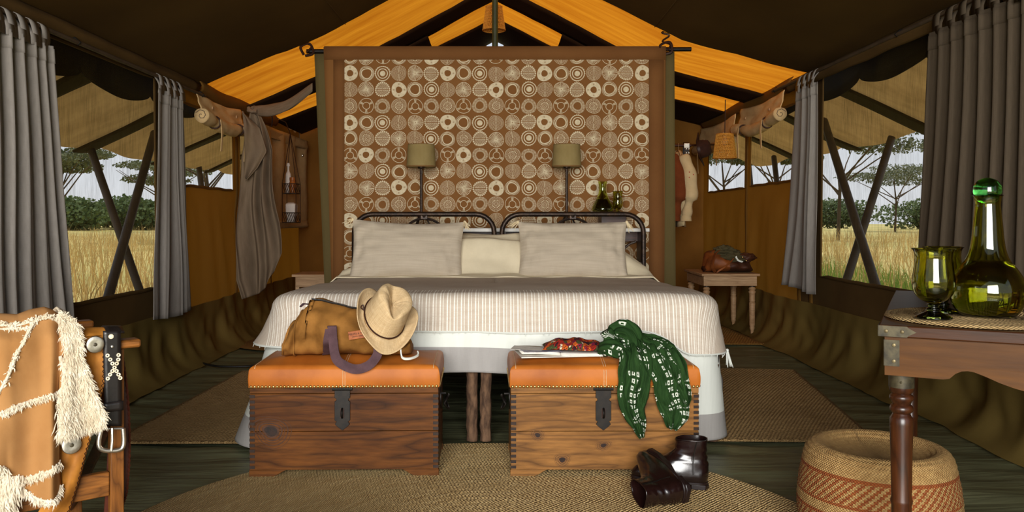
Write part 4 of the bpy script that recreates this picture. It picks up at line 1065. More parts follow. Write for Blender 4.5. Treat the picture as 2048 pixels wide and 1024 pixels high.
ridged_rect('woven_rug', [(0.66, 3.50), (1.62, 3.47), (1.86, 5.10), (0.66, 5.20)], 0.0165, M['rug_side'], 'brown plaited grass rug on the floor right of the bed', seed=5)
ridged_rect('woven_rug', [(0.95, 6.20), (2.02, 6.16), (1.98, 7.55), (0.95, 7.60)], 0.02, M['rug_back'], 'golden coir mat beneath the pale turned-leg table', seed=9, nu=50)
# small oval mat behind the bed at the left
b = MB()
def om(u, v):
    a = 2 * PI * u; r = v
    return Vector((-1.52 + 0.45 * r * math.cos(a), 6.25 + 0.40 * r * math.sin(a), 0.004 + 0.008 * (1 - r ** 8) + 0.002 * abs(math.sin(r * 40))))
b.grid(om, 60, 34, lambda u, v: (2 * PI * u * max(v, .05) * .42, v * .42), cu=True)
b.build('woven_rug', M['rug_back'], label='golden oval mat on the floor behind the left bed side, near the cable', cat='rug', recalc=False)
# big round plaited rug in front
b = MB(); RC = Vector((-0.055, 2.30, 0)); RR = 1.125; NR = int(RR / 0.012)
def rr_(u, v):
    a = 2 * PI * u - PI / 2; r = RR * v * (1 + 0.006 * nz(math.cos(a) * 3, math.sin(a) * 3) * v)
    return Vector((RC.x + r * math.cos(a), RC.y + r * math.sin(a), 0.001 + (0.0095 + 0.0035 * abs(math.sin(PI * v * NR))) * (1 if v < .997 else .2) + 0.003 * max(0, nz(r * math.cos(a) * 3, r * math.sin(a) * 3))))
b.grid(rr_, 200, NR * 3, lambda u, v: (2 * PI * u * RR * v, v * NR * 0.012), cu=True)
# keep the seam of the texture behind the trunks: u runs from the far side of the rug
t = thing('round_rug', 'large round plaited grass rug in front of the bed, under both trunks', 'rug', RC)
b.build('plaited_coil', M['rug_front'], t, sharp=180, recalc=False)
b = MB(); b.tube([RC + Vector((RR * math.cos(2 * PI * k / 120), RR * math.sin(2 * PI * k / 120), 0.0065)) for k in range(120)], 0.006, 6, closed=True); b.build('bound_edge', M['rug_front'], t)
# cable on the floor
b = MB(); b.tube(smooth_path([fl(392, 716, .012), fl(402, 725, .01), fl(425, 731, .008), fl(450, 733, .008), fl(500, 732, .008), fl(540, 727, .008)], 6), 0.007, 6)
b.build('cable', M['cable'], label='thin black cable lying on the dark floor left of the bed', cat='cable')

# ================================================================== TRUNKS
def trunk(loc, yaw, wmat, label, first_knot):
    """front face looks to -Y; local origin at the middle of the front bottom edge"""
    Wd, Dp = 0.684, 0.36
    t = thing('storage_trunk', label, 'trunk', loc, 'leather topped trunks at the foot of the bed'); o = Vector(loc)
    def L(x, y, z): return o + Vector((x, y, z))
    b = MB(); b.box(L(0, Dp / 2, .165), (Wd - .03, Dp - .03, .27)); b.build('carcass', M['dark_inside'], t)
    for z0, z1 in ((.024, .163), (.1645, .3)):
        b = MB(); b.box(L(0, .009, (z0 + z1) / 2), (Wd, .018, z1 - z0)); b.build('plank', wmat, t, bevel=.0012)
        b = MB(); b.box(L(0, Dp - .009, (z0 + z1) / 2), (Wd, .018, z1 - z0)); b.build('plank', wmat, t, bevel=.0012)
        for sx in (-1, 1):
            b = MB(); b.box(L(sx * (Wd / 2 - .008), Dp / 2, (z0 + z1) / 2), (.016, Dp - .037, z1 - z0)); b.build('plank', wmat, t, bevel=.0012)
    b = MB(); b.box(L(0, Dp / 2, .312), (Wd, Dp, .0205)); b.build('lid_rim', wmat, t, bevel=.0012)
    # bracket feet
    for sx in (-1, 1):
        for y in (.011, Dp - .011):
            xs_ = [(Wd / 2 + .002, .0235), (Wd / 2 + .002, 0), (Wd / 2 - .085, 0), (Wd / 2 - .10, .006), (Wd / 2 - .118, .0175), (Wd / 2 - .13, .0235)]
            b = MB(); b.prism([L(sx * x, y - .011, z) for x, z in xs_], (0, .022, 0)); b.build('foot', wmat, t, bevel=.001)
    # dark finger joints at both front corners
    for sx in (-1, 1):
        for k in range(14):
            z = .034 + k * .0198
            b = MB(); b.box(L(sx * (Wd / 2 - .0090), -.0003, z), (.0195, .003, .0105)); b.build('finger_joint', M['end_grain'], t)
    # knots in the front boards
    for kx, kz, kr in first_knot:
        b = MB()
        for r0, r1, mi in ((.0, .27, 0), (.27, .36, 1), (.43, .50, 1), (.57, .60, 1), (.70, .745, 1), (.86, .88, 1)):
            n = 26; vs = []
            for i in range(n):
                a = 2 * PI * i / n; w = kr * (1 + .12 * math.sin(2 * a + kx * 9) + .08 * math.sin(3 * a))
                vs += [L(kx + r0 * w * 1.5 * math.cos(a), -.0006, kz + r0 * w * math.sin(a)), L(kx + r1 * w * 1.5 * math.cos(a), -.0006, kz + r1 * w * math.sin(a))]
            b.add(vs, [(2 * i, 2 * i + 1, (2 * i + 3) % (2 * n), (2 * i + 2) % (2 * n)) for i in range(n)], None, mi)
        b.build('knot', [M['knot'], M['knot_ring']], t, kind='stuff')
    # padded leather lid: crowned top, straight pressed sides
    def lid(u, v):
        x = lerp(-Wd / 2 - .003, Wd / 2 + .003, u); y = lerp(-.003, Dp + .003, v); ex = min(u, 1 - u) * Wd; ey = min(v, 1 - v) * Dp
        r = .020
        def rd(e): return 0 if e >= r else r - math.sqrt(max(0, r * r - (r - e) ** 2))
        z = .402 - max(rd(ex), rd(ey)) + .020 * sst(0, .13, ex) * sst(0, .13, ey) + .003 * nz(x * 9, y * 9, loc[0]) * sst(0, .04, ex) * sst(0, .04, ey)
        return L(x, y, z)
    def warp(f, n):
        def g(u, v): 
            s_ = lambda q: 0.5 - 0.5 * math.cos(PI * q)
            return f(s_(u), s_(v))
        return g
    b = MB(); b.grid(warp(lid, 0), 48, 36, lambda u, v: (u * Wd, v * Dp))
    def side(u, v):
        per = u * 4; k = int(per) % 4; f = per - int(per); f = 0.5 - 0.5 * math.cos(PI * f)
        hx, y0, y1 = Wd / 2 + .003, -.003, Dp + .003
        p = [(lerp(-hx, hx, f), y0), (hx, lerp(y0, y1, f)), (lerp(hx, -hx, f), y1), (-hx, lerp(y1, y0, f))][k]
        zt = .382; bul = .0035 * math.sin(PI * v)
        nrm = [(0, -1), (1, 0), (0, 1), (-1, 0)][k]
        return L(p[0] + nrm[0] * bul, p[1] + nrm[1] * bul, lerp(.3235, zt, v))
    b.grid(side, 96, 6, lambda u, v: (u * 2, v * .06), cu=True)
    b.build('leather_cushion', M['trunk_leather'], t, sharp=60)
    for dx in (-.004, .004):
        b = MB(); b.tube([L(dx, -.0062, .326 + .055 * k / 8) for k in range(9)] + [lid(.5 + dx / Wd, v) + Vector((0, 0, .0008)) for v in [.03 + .94 * k / 20 for k in range(21)]], .0009, 4); b.build('stitching', M['thread_white'], t)
    for fx in (.03, .97):
        b = MB(); b.tube([lid(fx, .5 - .5 * math.cos(PI * k / 20)) + Vector((0, 0, .0008)) for k in range(1, 20)], .0011, 4); b.build('piping', M['thread_white'], t)
    # brass nail heads
    b = MB(); n = 51
    def nail(c, ax):
        R = Matrix.Rotation(PI / 2, 3, 'X') if ax == 0 else Matrix.Rotation(PI / 2 * ax, 3, 'Y')
        b.lathe([(.0058, 0), (.0052, .0020), (.0032, .0038), (.0003, .0044)], c, 8, R=R, cap0=False)
    for i in range(n): nail(L(lerp(-Wd / 2 + .006, Wd / 2 - .006, i / (n - 1)), -.0045, .3275), 0)
    for sx in (-1, 1):
        for i in range(26): nail(L(sx * (Wd / 2 + .004), lerp(.008, Dp - .008, i / 25), .3275), sx)
    b.build('nail_heads', M['brass'], t, kind='stuff')
    # iron hasp with staple
    pts = [(-.028, .318), (-.028, .286), (-.022, .283), (-.022, .276), (-.028, .273), (-.028, .205), (-.021, .200), (-.027, .190), (-.016, .180), (0, .168)]
    pts = pts + [(-x, z) for x, z in pts[-2::-1]]
    b = MB(); b.prism([L(x - .006, -.0065, z) for x, z in pts], (0, .006, 0)); h = b.build('hasp', M['iron_black'], t, bevel=.0008)
    b = MB(); b.tube([L(-.042, -.006, .318), L(.030, -.006, .318)], .0055, 8); b.build('hinge_pin', M['iron_black'], h)
    b = MB(); b.tube([L(-.006, -.006, .247)] + [L(-.006, -.006 - .014 * math.sin(PI * k / 8), .231 + .016 * math.cos(PI * k / 8)) for k in range(1, 8)] + [L(-.006, -.006, .215)], .0042, 8); b.build('staple', M['iron_black'], h)
    b = MB(); b.box(L(-.006, -.0072, .231), (.014, .002, .034)); b.build('slot', M['cord_brown'], h)
    # iron ring handles on the ends
    for sx in (-1, 1):
        b = MB(); X = sx * (Wd / 2 + .0035)
        b.prism([L(X, Dp / 2 + .030 * math.cos(a), .245 + .042 * math.sin(a)) for a in [2 * PI * k / 12 for k in range(12)]], (-sx * .004, 0, 0)); q = b.build('handle_plate', M['iron_black'], t)
        b = MB(); b.tube([L(X + sx * (.012 + .016 * abs(math.sin(a))), Dp / 2 + .034 * math.cos(a), .245 - .004 + .026 * math.sin(a) - .01) for a in [2 * PI * k / 20 for k in range(20)]], .0042, 8, closed=True); b.tube([L(X, Dp / 2, .262), L(X + sx * .018, Dp / 2, .262)], .005, 8); b.build('ring', M['iron_black'], q)
    t.rotation_euler = (0, 0, yaw); return t
TZ = 0.012
trunk((-0.549, 2.985, TZ), math.radians(1.2), M['trunk_wood_red'], 'left trunk with orange leather lid, carrying the canvas bag and straw hat', [(-.265, .165, .062)])
trunk((0.400, 2.985, TZ), math.radians(.3), M['trunk_wood_pale'], 'right trunk with orange leather lid, carrying the green scarf and open book', [(-.245, .150, .022), (-.005, .112, .022), (-.155, .060, .026)])
TT = TZ + 0.4225      # top of the lids

# ================================================================== DUFFEL BAG
t = thing('duffel_bag', 'tan canvas duffel bag with purple webbing handles on the left trunk', 'bag', (-0.56, 3.15, TT))
st = [(-.792, .075, .055, .060, 3.075), (-.778, .115, .050, .085, 3.085), (-.752, .165, .062, .115, 3.11), (-.715, .200, .072, .135, 3.14), (-.660, .206, .080, .145, 3.145), (-.600, .196, .080, .145, 3.145),
      (-.540, .178, .080, .142, 3.145), (-.490, .150, .078, .140, 3.145), (-.440, .118, .075, .135, 3.145), (-.390, .088, .070, .125, 3.145), (-.345, .062, .055, .105, 3.14), (-.318, .045, .030, .06, 3.135)]
def bag_sec(k):
    i = min(int(k), len(st) - 2); f = k - i; a, c = st[i], st[i + 1]; return [lerp(p, q, f) for p, q in zip(a, c)]
def bag_pt(u, a):
    x, h, dep0, dep, yc = bag_sec(u * (len(st) - 1))
    ca, sa = math.cos(a), math.sin(a)
    e = 0.75; y = math.copysign(abs(ca) ** e, ca) * dep; z = h / 2 + math.copysign(abs(sa) ** 0.85, sa) * h / 2
    if z > h * .5: y *= 1 - 0.45 * ((z - h * .5) / (h * .5)) ** 1.5
    y -= 0.035 * (z / max(h, .01) - .5)
    w = 0.020 * nz(u * 9 + z * 6, a * 1.3, 2) + 0.016 * nz(u * 15 + a, z * 20, 7) + 0.008 * math.sin(u * 30 + z * 40) * nz(u * 4, z * 9)
    p = Vector((x + 0.03 * (z / .2) * (1 if u < .3 else 0), yc + y, TT + max(0.0015, z)))
    n = Vector((0, ca, sa)); q = p + n * w * min(1, z / .03)
    q.z = max(q.z, TT + 0.0015); return q
b = MB()
b.loft([[bag_pt(i / 60, 2 * PI * k / 56) for k in range(56)] for i in range(61)])
b.build('canvas_body', M['canvas_bag'], t, sharp=180)
def front_of_bag(x, zf, off=0.004):
    """point on the near side of the bag at x and a fraction of its height"""
    u = 0.0
    for k in range(200):
        if bag_sec(k / 199 * (len(st) - 1))[0] >= x: u = k / 199; break
    a = PI + (0.5 - zf) * 2 * 1.25
    p = bag_pt(u, a); return p + Vector((0, -off, 0))
def front_hit(x, z, off):
    best = None
    for zf in [i / 40 for i in range(41)]:
        p = front_of_bag(x, zf, off)
        if best is None or abs(p.z - z) < abs(best.z - z): best = p
    return best
# zip along the top
b = MB(); zp = [bag_pt(u, PI / 2 + .25) + Vector((0, 0, .002)) for u in [.25 + .5 * i / 24 for i in range(25)]]; b.tube(zp, .0055, 6, flat=.5); b.build('zip', M['iron_black'], t)
b = MB(); b.tube([zp[0], zp[0] + Vector((-.02, -.02, .004)), zp[0] + Vector((-.03, -.03, -.006))], [.009, .010, .008], 6, flat=.3); b.build('zip_tab', M['webbing'], t)
b = MB(); b.tube([bag_pt(.19 , a) + Vector((0, math.cos(a) * .004, math.sin(a) * .004)) for a in [PI * .5 + .9 * PI * i / 20 for i in range(21)]], .003, 5); b.build('piping', M['canvas_bag'], t)
b = MB(); b.tube([bag_pt(.03 + .004 * i, PI + .9 - .22 * i) + Vector((0, -.004, .001)) for i in range(8)], .003, 5); b.build('piping', M['canvas_bag'], t)
# webbing handle: up one side, drooping loop over the lid edge, up again
def ribbon(mb, pts, w, wid, th=0.0022, n=5):
    P = smooth_path(pts, n); m_ = len(P)
    Wv = [Vector(x).normalized() for x in wid] if isinstance(wid, list) else None
    rows = []
    for i, p in enumerate(P):
        if Wv: k = i / (m_ - 1) * (len(Wv) - 1); j = min(int(k), len(Wv) - 2); wv = Wv[j].lerp(Wv[j + 1], k - j).normalized()
        else: wv = Vector(wid).normalized()
        tt = (P[min(i + 1, m_ - 1)] - P[max(i - 1, 0)]).normalized(); nn = tt.cross(wv).normalized()
        rows.append([p - wv * w / 2 - nn * th, p + wv * w / 2 - nn * th, p + wv * w / 2 + nn * th, p - wv * w / 2 + nn * th])
    mb.loft(rows)
b = MB()
X1, X2 = -.590, -.435
ribbon(b, [front_hit(-.632, TT + .006, .010), front_hit(-.618, TT + .04, .010), front_hit(-.606, TT + .075, .010), front_hit(-.60, TT + .112, .010)], .040, (1, 0, .15)); b.build('webbing_band', M['webbing'], t, sharp=60)
b = MB(); ribbon(b, [front_hit(-.425, TT + .006, .010), front_hit(-.415, TT + .04, .010), front_hit(-.405, TT + .072, .010)], .040, (1, 0, .1)); b.build('webbing_band', M['webbing'], t, sharp=60)
b = MB()
p0 = front_hit(-.597, TT + .118, .012)
ribbon(b, [p0, p0 + Vector((.006, -.022, .0)), Vector((-.588, 2.978, TT + .075)), Vector((-.574, 2.958, TT + .014)), Vector((-.545, 2.958, TT - .014)), Vector((-.500, 2.956, TT - .028)), Vector((-.455, 2.958, TT - .014)), Vector((-.428, 2.970, TT + .018)), Vector((-.422, 2.982, TT + .050)), front_hit(-.405, TT + .075, .004)],
       .034, [(1, 0, .1), (1, -.2, 0), (1, -.2, .2), (1, .1, .5), (.5, .2, 1), (0, .25, 1), (-.5, .2, 1), (-1, .1, .6), (-1, -.1, .1), (-1, 0, 0)], n=7)
b.build('handle', M['webbing'], t, sharp=60)
b = MB(); ribbon(b, [Vector((-.345, 3.00, TT + .035)), Vector((-.338, 2.99, TT + .008)), Vector((-.31, 2.995, TT + .004)), Vector((-.285, 3.03, TT + .010)), Vector((-.288, 3.05, TT + .02))], .008, (0, -.4, 1)); b.build('drawstring', M['linen_white'], t)
# leather label with its lettering
pc = front_hit(-.502, TT + .093, .004); 
Rl = Matrix.Rotation(math.radians(-9), 3, 'Y') @ Matrix.Rotation(math.radians(-8), 3, 'X')
pc = pc + Vector((0, -.003, 0))
b = MB(); b.box(pc, (.072, .003, .030), R=Rl); lab = b.build('leather_label', M['label_leather'], t, bevel=.001)
def text(name, s_, size, loc, R, parent, mtl):
    cu = bpy.data.curves.new(name, 'FONT'); cu.body = s_; cu.size = size; cu.align_x = 'CENTER'; cu.align_y = 'CENTER'; cu.extrude = .0003; cu.space_character = 1.0
    cu.materials.append(mtl); o = bpy.data.objects.new(name, cu); COL.objects.link(o); o.parent = parent
    me = bpy.data.meshes.new_from_object(o.evaluated_get(bpy.context.evaluated_depsgraph_get())); bpy.data.objects.remove(o, do_unlink=True)
    o = bpy.data.objects.new(name, me); COL.objects.link(o); o.parent = parent; o['kind'] = 'stuff'
    o.matrix_local = Matrix.Translation(Vector(loc) - wloc(parent)) @ (R @ Matrix.Rotation(PI / 2, 3, 'X')).to_4x4(); return o
text('lettering', 'MELVILL & MOON', .0088, pc + Rl @ Vector((0, -.0018, .004)), Rl, lab, M['ink'])
text('lettering', 'SAFARI AFRICA', .0068, pc + Rl @ Vector((0, -.0018, -.006)), Rl, lab, M['ink'])

# ================================================================== STRAW HAT
hc = Vector((-.415, 3.05, TT + .142))
t = thing('straw_hat', 'pale woven straw hat with dark cord leaning on the tan duffel bag', 'hat', hc)
HR = Matrix.Rotation(math.radians(34), 3, 'Y') @ Matrix.Rotation(math.radians(33), 3, 'X') @ Matrix.Rotation(math.radians(25), 3, 'Z') @ Matrix.Scale(1.10, 3)
b = MB()
def brim(u, v):
    a = 2 * PI * u; r0x, r0y = .070, .088; r1x, r1y = .106, .138
    x = lerp(r0x, r1x, v) * math.cos(a); y = lerp(r0y, r1y, v) * math.sin(a)
    z = 0.042 * v ** 2 * abs(math.cos(a)) ** 1.5 - 0.022 * v * abs(math.sin(a)) + .006 * nz(a * 1.2, v * 2, 3) + .010 * v * math.sin(a * 3 + 1)
    return HR @ Vector((x, y, z)) + hc
b.grid(brim, 72, 10, lambda u, v: (u * .8, v * .08), cu=True)
def crown(u, v):
    a = 2 * PI * u; 
    if v < .62: k = v / .62; s_ = lerp(1.0, .86, k); h = .098 * k
    else: k = (v - .62) / .38; s_ = .86 * math.cos(k * PI / 2) ** .75; h = .098 + .020 * math.sin(k * PI / 2)
    x = .071 * s_ * math.cos(a); y = .089 * s_ * math.sin(a)
    dent = sst(.45, .9, v)
    h -= dent * .042 * math.exp(-(x / .026) ** 2) * (1 - .3 * abs(y) / .08)
    pin = sst(.3, .8, v) * math.exp(-((y + .07) / .04) ** 2)
    x *= 1 - .38 * pin
    return HR @ Vector((x, y, h + .004 * nz(a * 2, v * 4, 6))) + hc
b.grid(crown, 72, 24, lambda u, v: (u * .5, v * .16), cu=True)
b.build('straw_body', M['straw_hat'], t, solid=.003, sharp=180, recalc=False)
b = MB(); b.tube([HR @ Vector((.0725 * math.cos(a), .0905 * math.sin(a), .012 + .004 * math.sin(a))) + hc for a in [2 * PI * k / 48 for k in range(48)]], .0032, 6, closed=True)
q = HR @ Vector((-.073, .0, .012)) + hc; b.tube(smooth_path([q, q + Vector((-.012, -.006, .012)), q + Vector((-.004, -.008, .022)), q + Vector((-.001, -.006, .002))], 4), .0025, 5)
b.build('hat_cord', M['cord_brown'], t)

# ================================================================== RIGHT TRUNK: open book, pouch, scarf
t = thing('open_book', 'open notebook with loose photographs lying on the right trunk lid', 'book', (0.24, 3.14, TT + .002))
def page(x0, y0, x1, y1, dx, lift, name, mtl, h, z0=0.0):
    b = MB()
    def f(u, v): return Vector((lerp(x0, x1, u) + dx * v, lerp(y0, y1, v), TT + .0025 + z0 + h + lift * math.sin(PI * u) * .5 + lift * (1 - u if lift > 0 else u)))
    b.grid(f, 14, 4, lambda u, v: (u * .2, v * .15)); return b.build(name, mtl, t, solid=.0012, recalc=False)
b = MB(); b.box((.235, 3.125, TT + .004), (.30, .19, .003), R=Matrix.Rotation(.12, 3, 'Z')); b.build('cover', M['paper'], t)
for k in range(4): page(.10 - .002 * k, 3.045 + .004 * k, .245, 3.20, -.02, .006, 'page', M['paper'], .004 + .002 * k)
for k in range(4): page(.245, 3.035 + .006 * k, .40 + .002 * k, 3.19, .01, -.002, 'page', M['paper'], .005 + .0015 * k)
b = MB(); b.box((.17, 3.10, TT + .0185), (.15, .10, .001), R=Matrix.Rotation(.25, 3, 'Z') @ Matrix.Rotation(.03, 3, 'Y')); b.build('photograph', M['photo_print'], t)
b = MB(); b.box((.13, 3.13, TT + .020), (.13, .09, .001), R=Matrix.Rotation(-.2, 3, 'Z') @ Matrix.Rotation(.03, 3, 'Y')); b.build('photograph', M['paper'], t)
# embroidered pouch
b = MB(); pcn = Vector((.295, 3.135, TT + .022))
def pouch(u, v, sgn):
    U, V = 2 * u - 1, 2 * v - 1; k = (max(0, 1 - U * U) * max(0, 1 - V * V)) ** .36
    x = .118 * U * (1 - .10 * (1 - V * V)) ; y = .065 * V * (1 + .12 * math.sin(3 * U))
    z = .030 * k * sgn * (1.15 if sgn > 0 else .55) + .006 * nz(U * 3, V * 3, 2) + .004 * math.sin(U * 9)
    q = Matrix.Rotation(-.05, 3, 'Z') @ Vector((x, y, z)) + pcn; q.z = max(q.z, TT + .0215) if sgn < 0 else max(q.z, TT + .022); return q
b.grid(lambda u, v: pouch(u, v, 1), 40, 24, lambda u, v: (u * .3, v * .2)); b.grid(lambda u, v: pouch(1 - u, v, -1), 40, 24, lambda u, v: (u * .3, v * .2))
b.build('embroidered_pouch', M['kilim'], label='red and orange embroidered pouch lying on the open notebook', cat='pouch', sharp=180)

# scarf: knotted heap with two tails hanging down the front of the trunk
t = thing('green_scarf', 'green scarf with white tie-dyed squares draped over the right trunk', 'scarf', (.50, 3.0, TT))
b = MB()
def coil(ctr, R0, r0, turns, tilt, seed, zs=1.0):
    pts = []; rad = []
    n = 44
    for i in range(n + 1):
        k = i / n; a = k * turns * 2 * PI + seed
        rr = R0 * (1 - .25 * k)
        pts.append(Vector(ctr) + tilt @ Vector((rr * math.cos(a), rr * math.sin(a) * .8, zs * .05 * k + .012 * math.sin(a * 2))))
        rad.append(r0 * (.85 + .25 * math.sin(k * PI)))
    P = pts
    vs = []; seg = 26; uv = []
    u = Vector((0, 0, 1)); L_ = 0
    for i, p in enumerate(P):
        tt = (P[min(i + 1, n)] - P[max(i - 1, 0)]).normalized(); u = (u - tt * u.dot(tt)).normalized(); w = tt.cross(u)
        if i: L_ += (p - P[i - 1]).length
        for k in range(seg):
            a = 2 * PI * k / seg; q = rad[i] * (1 + .22 * math.sin(a * 5 + i * .22 + seed) + .15 * nz(math.cos(a) * 2, math.sin(a) * 2, i * .15 + seed))
            v_ = p + (u * math.cos(a) + w * math.sin(a)) * q; v_.z = max(v_.z, TT + .001); vs.append(v_); uv.append((k / seg * 2 * PI * r0, L_))
    b.add(vs, [(i * seg + k, i * seg + (k + 1) % seg, (i + 1) * seg + (k + 1) % seg, (i + 1) * seg + k) for i in range(n) for k in range(seg)] + [list(range(seg))[::-1], [n * seg + k for k in range(seg)]], uv)
coil((.470, 3.075, TT + .045), .048, .033, .95, Matrix.Rotation(math.radians(48), 3, 'X') @ Matrix.Rotation(math.radians(-10), 3, 'Y'), 3.6)
coil((.455, 3.05, TT + .026), .050, .026, .55, Matrix.Rotation(math.radians(12), 3, 'X'), 2.7, .3)
b.build('knotted_heap', M['scarf'], t, sharp=180)
def tail(name, path, widths, folds, seed, phase=0):
    b = MB(); P = smooth_path(path, 10); n = len(P) - 1
    def f(u, v):
        k = v * n; i = min(int(k), n - 1); p = P[i].lerp(P[i + 1], k - i)
        tt = (P[min(i + 2, n)] - P[max(i - 1, 0)]).normalized()
        kk = v * (len(widths) - 1); j = min(int(kk), len(widths) - 2); w = lerp(widths[j], widths[j + 1], kk - j)
        side = Vector((1, 0, 0)); side = (side - tt * side.dot(tt)).normalized(); nn = side.cross(tt).normalized()
        if nn.y > 0.2 or nn.z < -.2: nn = -nn
        s_ = u - .5; fd = (.5 + .5 * math.sin(folds * 2 * PI * s_ + phase + v * 2.5)) * .016 + .012 * (nz(u * 5 + seed, v * 7) + .5) + .004 * nz(u * 14, v * 22, seed)
        return p + side * (w * s_ + .006 * nz(v * 8, seed, u * 2)) + nn * (fd + .003)
    b.grid(f, 44, 90, lambda u, v: (u * .17, v * .42)); return b.build(name, M['scarf'], t, solid=.0015, sharp=180, recalc=False)
yf = 2.972
tail('scarf_tail', [(.505, 3.10, TT + .055), (.50, 3.03, TT + .035), (.505, 2.985, TT + .010), (.505, yf, TT - .06), (.495, yf, TT - .13), (.502, yf, TT - .185), (.520, yf, TT - .235), (.530, yf, TT - .275)], [.06, .09, .11, .125, .115, .10, .075, .045, .02], 2.5, 1)
tail('scarf_tail', [(.515, 3.12, TT + .06), (.555, 3.07, TT + .048), (.585, 3.02, TT + .030), (.600, 2.985, TT + .002), (.625, yf, TT - .06), (.640, yf, TT - .13), (.650, yf, TT - .19), (.640, yf, TT - .245)], [.05, .09, .13, .14, .13, .12, .12, .10, .035], 2.0, 5, 1.5)
tail('scarf_fold', [(.515, 3.11, TT + .062), (.56, 3.05, TT + .05), (.605, 3.01, TT + .030), (.640, 2.985, TT + .005), (.672, yf - .004, TT - .07), (.690, yf - .004, TT - .15)], [.04, .07, .075, .07, .06, .02], 1.6, 8, .6)

# ================================================================== BOOTS
def boot(loc, R, label):
    t = thing('ankle_boot', label, 'boot', loc, 'pair of dark ankle boots'); o = Vector(loc)
    sl = [(.026, -.074, .196, .044), (.045, -.077, .196, .046), (.062, -.077, .182, .044), (.078, -.076, .150, .041), (.094, -.074, .112, .039), (.108, -.070, .078, .037), (.122, -.067, .055, .0365), (.138, -.066, .046, .038), (.155, -.066, .044, .040), (.170, -.067, .045, .041), (.178, -.067, .046, .0415)]
    def ring(z, xb, xf, w, sc=1.0):
        xm = -.035; pts = []
        for k in range(36):
            a = 2 * PI * k / 36; c, s_ = math.cos(a), math.sin(a)
            ln = (xf - xm) if c > 0 else (xm - xb)
            yy = w * s_ * (1 - .10 * max(0, c) * (1 if xf > .1 else 0)) * (1 + (.12 * math.sin(PI * max(0, c)) if xf > .1 else 0))
            e = .9 if c > 0 else .8
            pts.append(Vector((xm + ln * math.copysign(abs(c) ** e, c), yy, z)))
        return pts
    full = []
    for i in range(len(sl) - 1):
        for q in range(3):
            f = q / 3; a, c_ = sl[i], sl[i + 1]; full.append(tuple(lerp(p, r, f) for p, r in zip(a, c_)))
    full.append(sl[-1])
    rings = []
    for z, xb, xf, w in full:
        r = ring(z, xb, xf, w)
        for p in r:
            k = sst(.07, .10, z) * (1 - sst(.13, .17, z)); p.x += .0022 * math.sin(z * 210 + p.y * 60 + 3 * nz(p.y * 20, z * 10)) * k; p.y += .0035 * nz(p.x * 22, z * 45 + p.x * 20, 3) * (1 if z > .05 else 0)
            if z > .174: p.z -= .012 * (1 - abs(p.y) / .042) * (1 if p.x > -.03 else -.3)
        rings.append([o + R @ p for p in r])
    b = MB(); b.loft(rings, caps=False); b.f.append(list(range(36))); b.m.append(0)
    b.build('upper', M['boot_leather'], t, solid=.003, sharp=180, recalc=True)
    b = MB(); b.loft([[o + R @ (p * 1.0 + Vector((0, 0, dz))) for p in ring(0, -.078, .200, .0465)] for dz in (.018, .028)]); b.build('sole', M['boot_sole'], t, bevel=.002)
    b = MB(); hp = [(-.080 + .0, -.026), (-.08, .026), (-.066, .044), (-.012, .044), (-.006, .0), (-.012, -.044), (-.066, -.044)]
    b.loft([[o + R @ Vector((x * .98, y * .96, z)) for x, y in hp] for z in (0.0, .020)]); b.build('heel', M['boot_sole'], t, bevel=.003)
    fs = [Vector((x, y, z)) for x, y, z in ((.06, .045, .0), (.12, .047, .004), (.17, .036, .006), (.198, 0, .010), (.17, -.036, .006), (.12, -.047, .004), (.06, -.045, .0), (.0, -.04, .012), (-.004, .0, .016), (0, .04, .012))]
    b = MB(); b.loft([[o + R @ Vector((p.x, p.y * .96, p.z)) for p in fs], [o + R @ Vector((p.x, p.y * .98, .020)) for p in fs]]); b.build('forefoot_sole', M['boot_sole'], t)
    b = MB(); zpts = []
    for z in [.055 + .118 * k / 14 for k in range(15)]:
        w = interp([(s_[0], s_[3]) for s_ in sl], z); zpts.append(o + R @ Vector((-.024 + .010 * math.sin(z * 18), -w - .0008, z)))
    b.tube(zpts, .0028, 6); b.build('zip', M['iron_black'], t)
    for dx in (-.006, .006):
        b = MB(); b.tube([p + R @ Vector((dx, .0004, 0)) for p in zpts], .0018, 5); b.build('zip_welt', M['boot_leather'], t)
    return t
Rb = Matrix.Rotation(math.radians(176), 3, 'Z') @ Matrix.Rotation(math.radians(-3), 3, 'Y')
# the standing boot turns its zip side to the room: mirror it across its own length
Rm = Rb @ Matrix.Diagonal((1, -1, 1)).to_3x3()
boot((.668, 2.872, .0135), Rm * 0.96, 'dark ankle boot standing upright against the right trunk')
xax = Vector((-.38, .86, .33)).normalized(); zax = Vector((-.93, -.36, -.02)); zax = (zax - xax * zax.dot(xax)).normalized(); yax = zax.cross(xax)
Rf = Matrix((xax, yax, zax)).transposed()
boot((.612, 2.745, .066), Rf * 0.92, 'dark ankle boot lying on its side in front of the other')

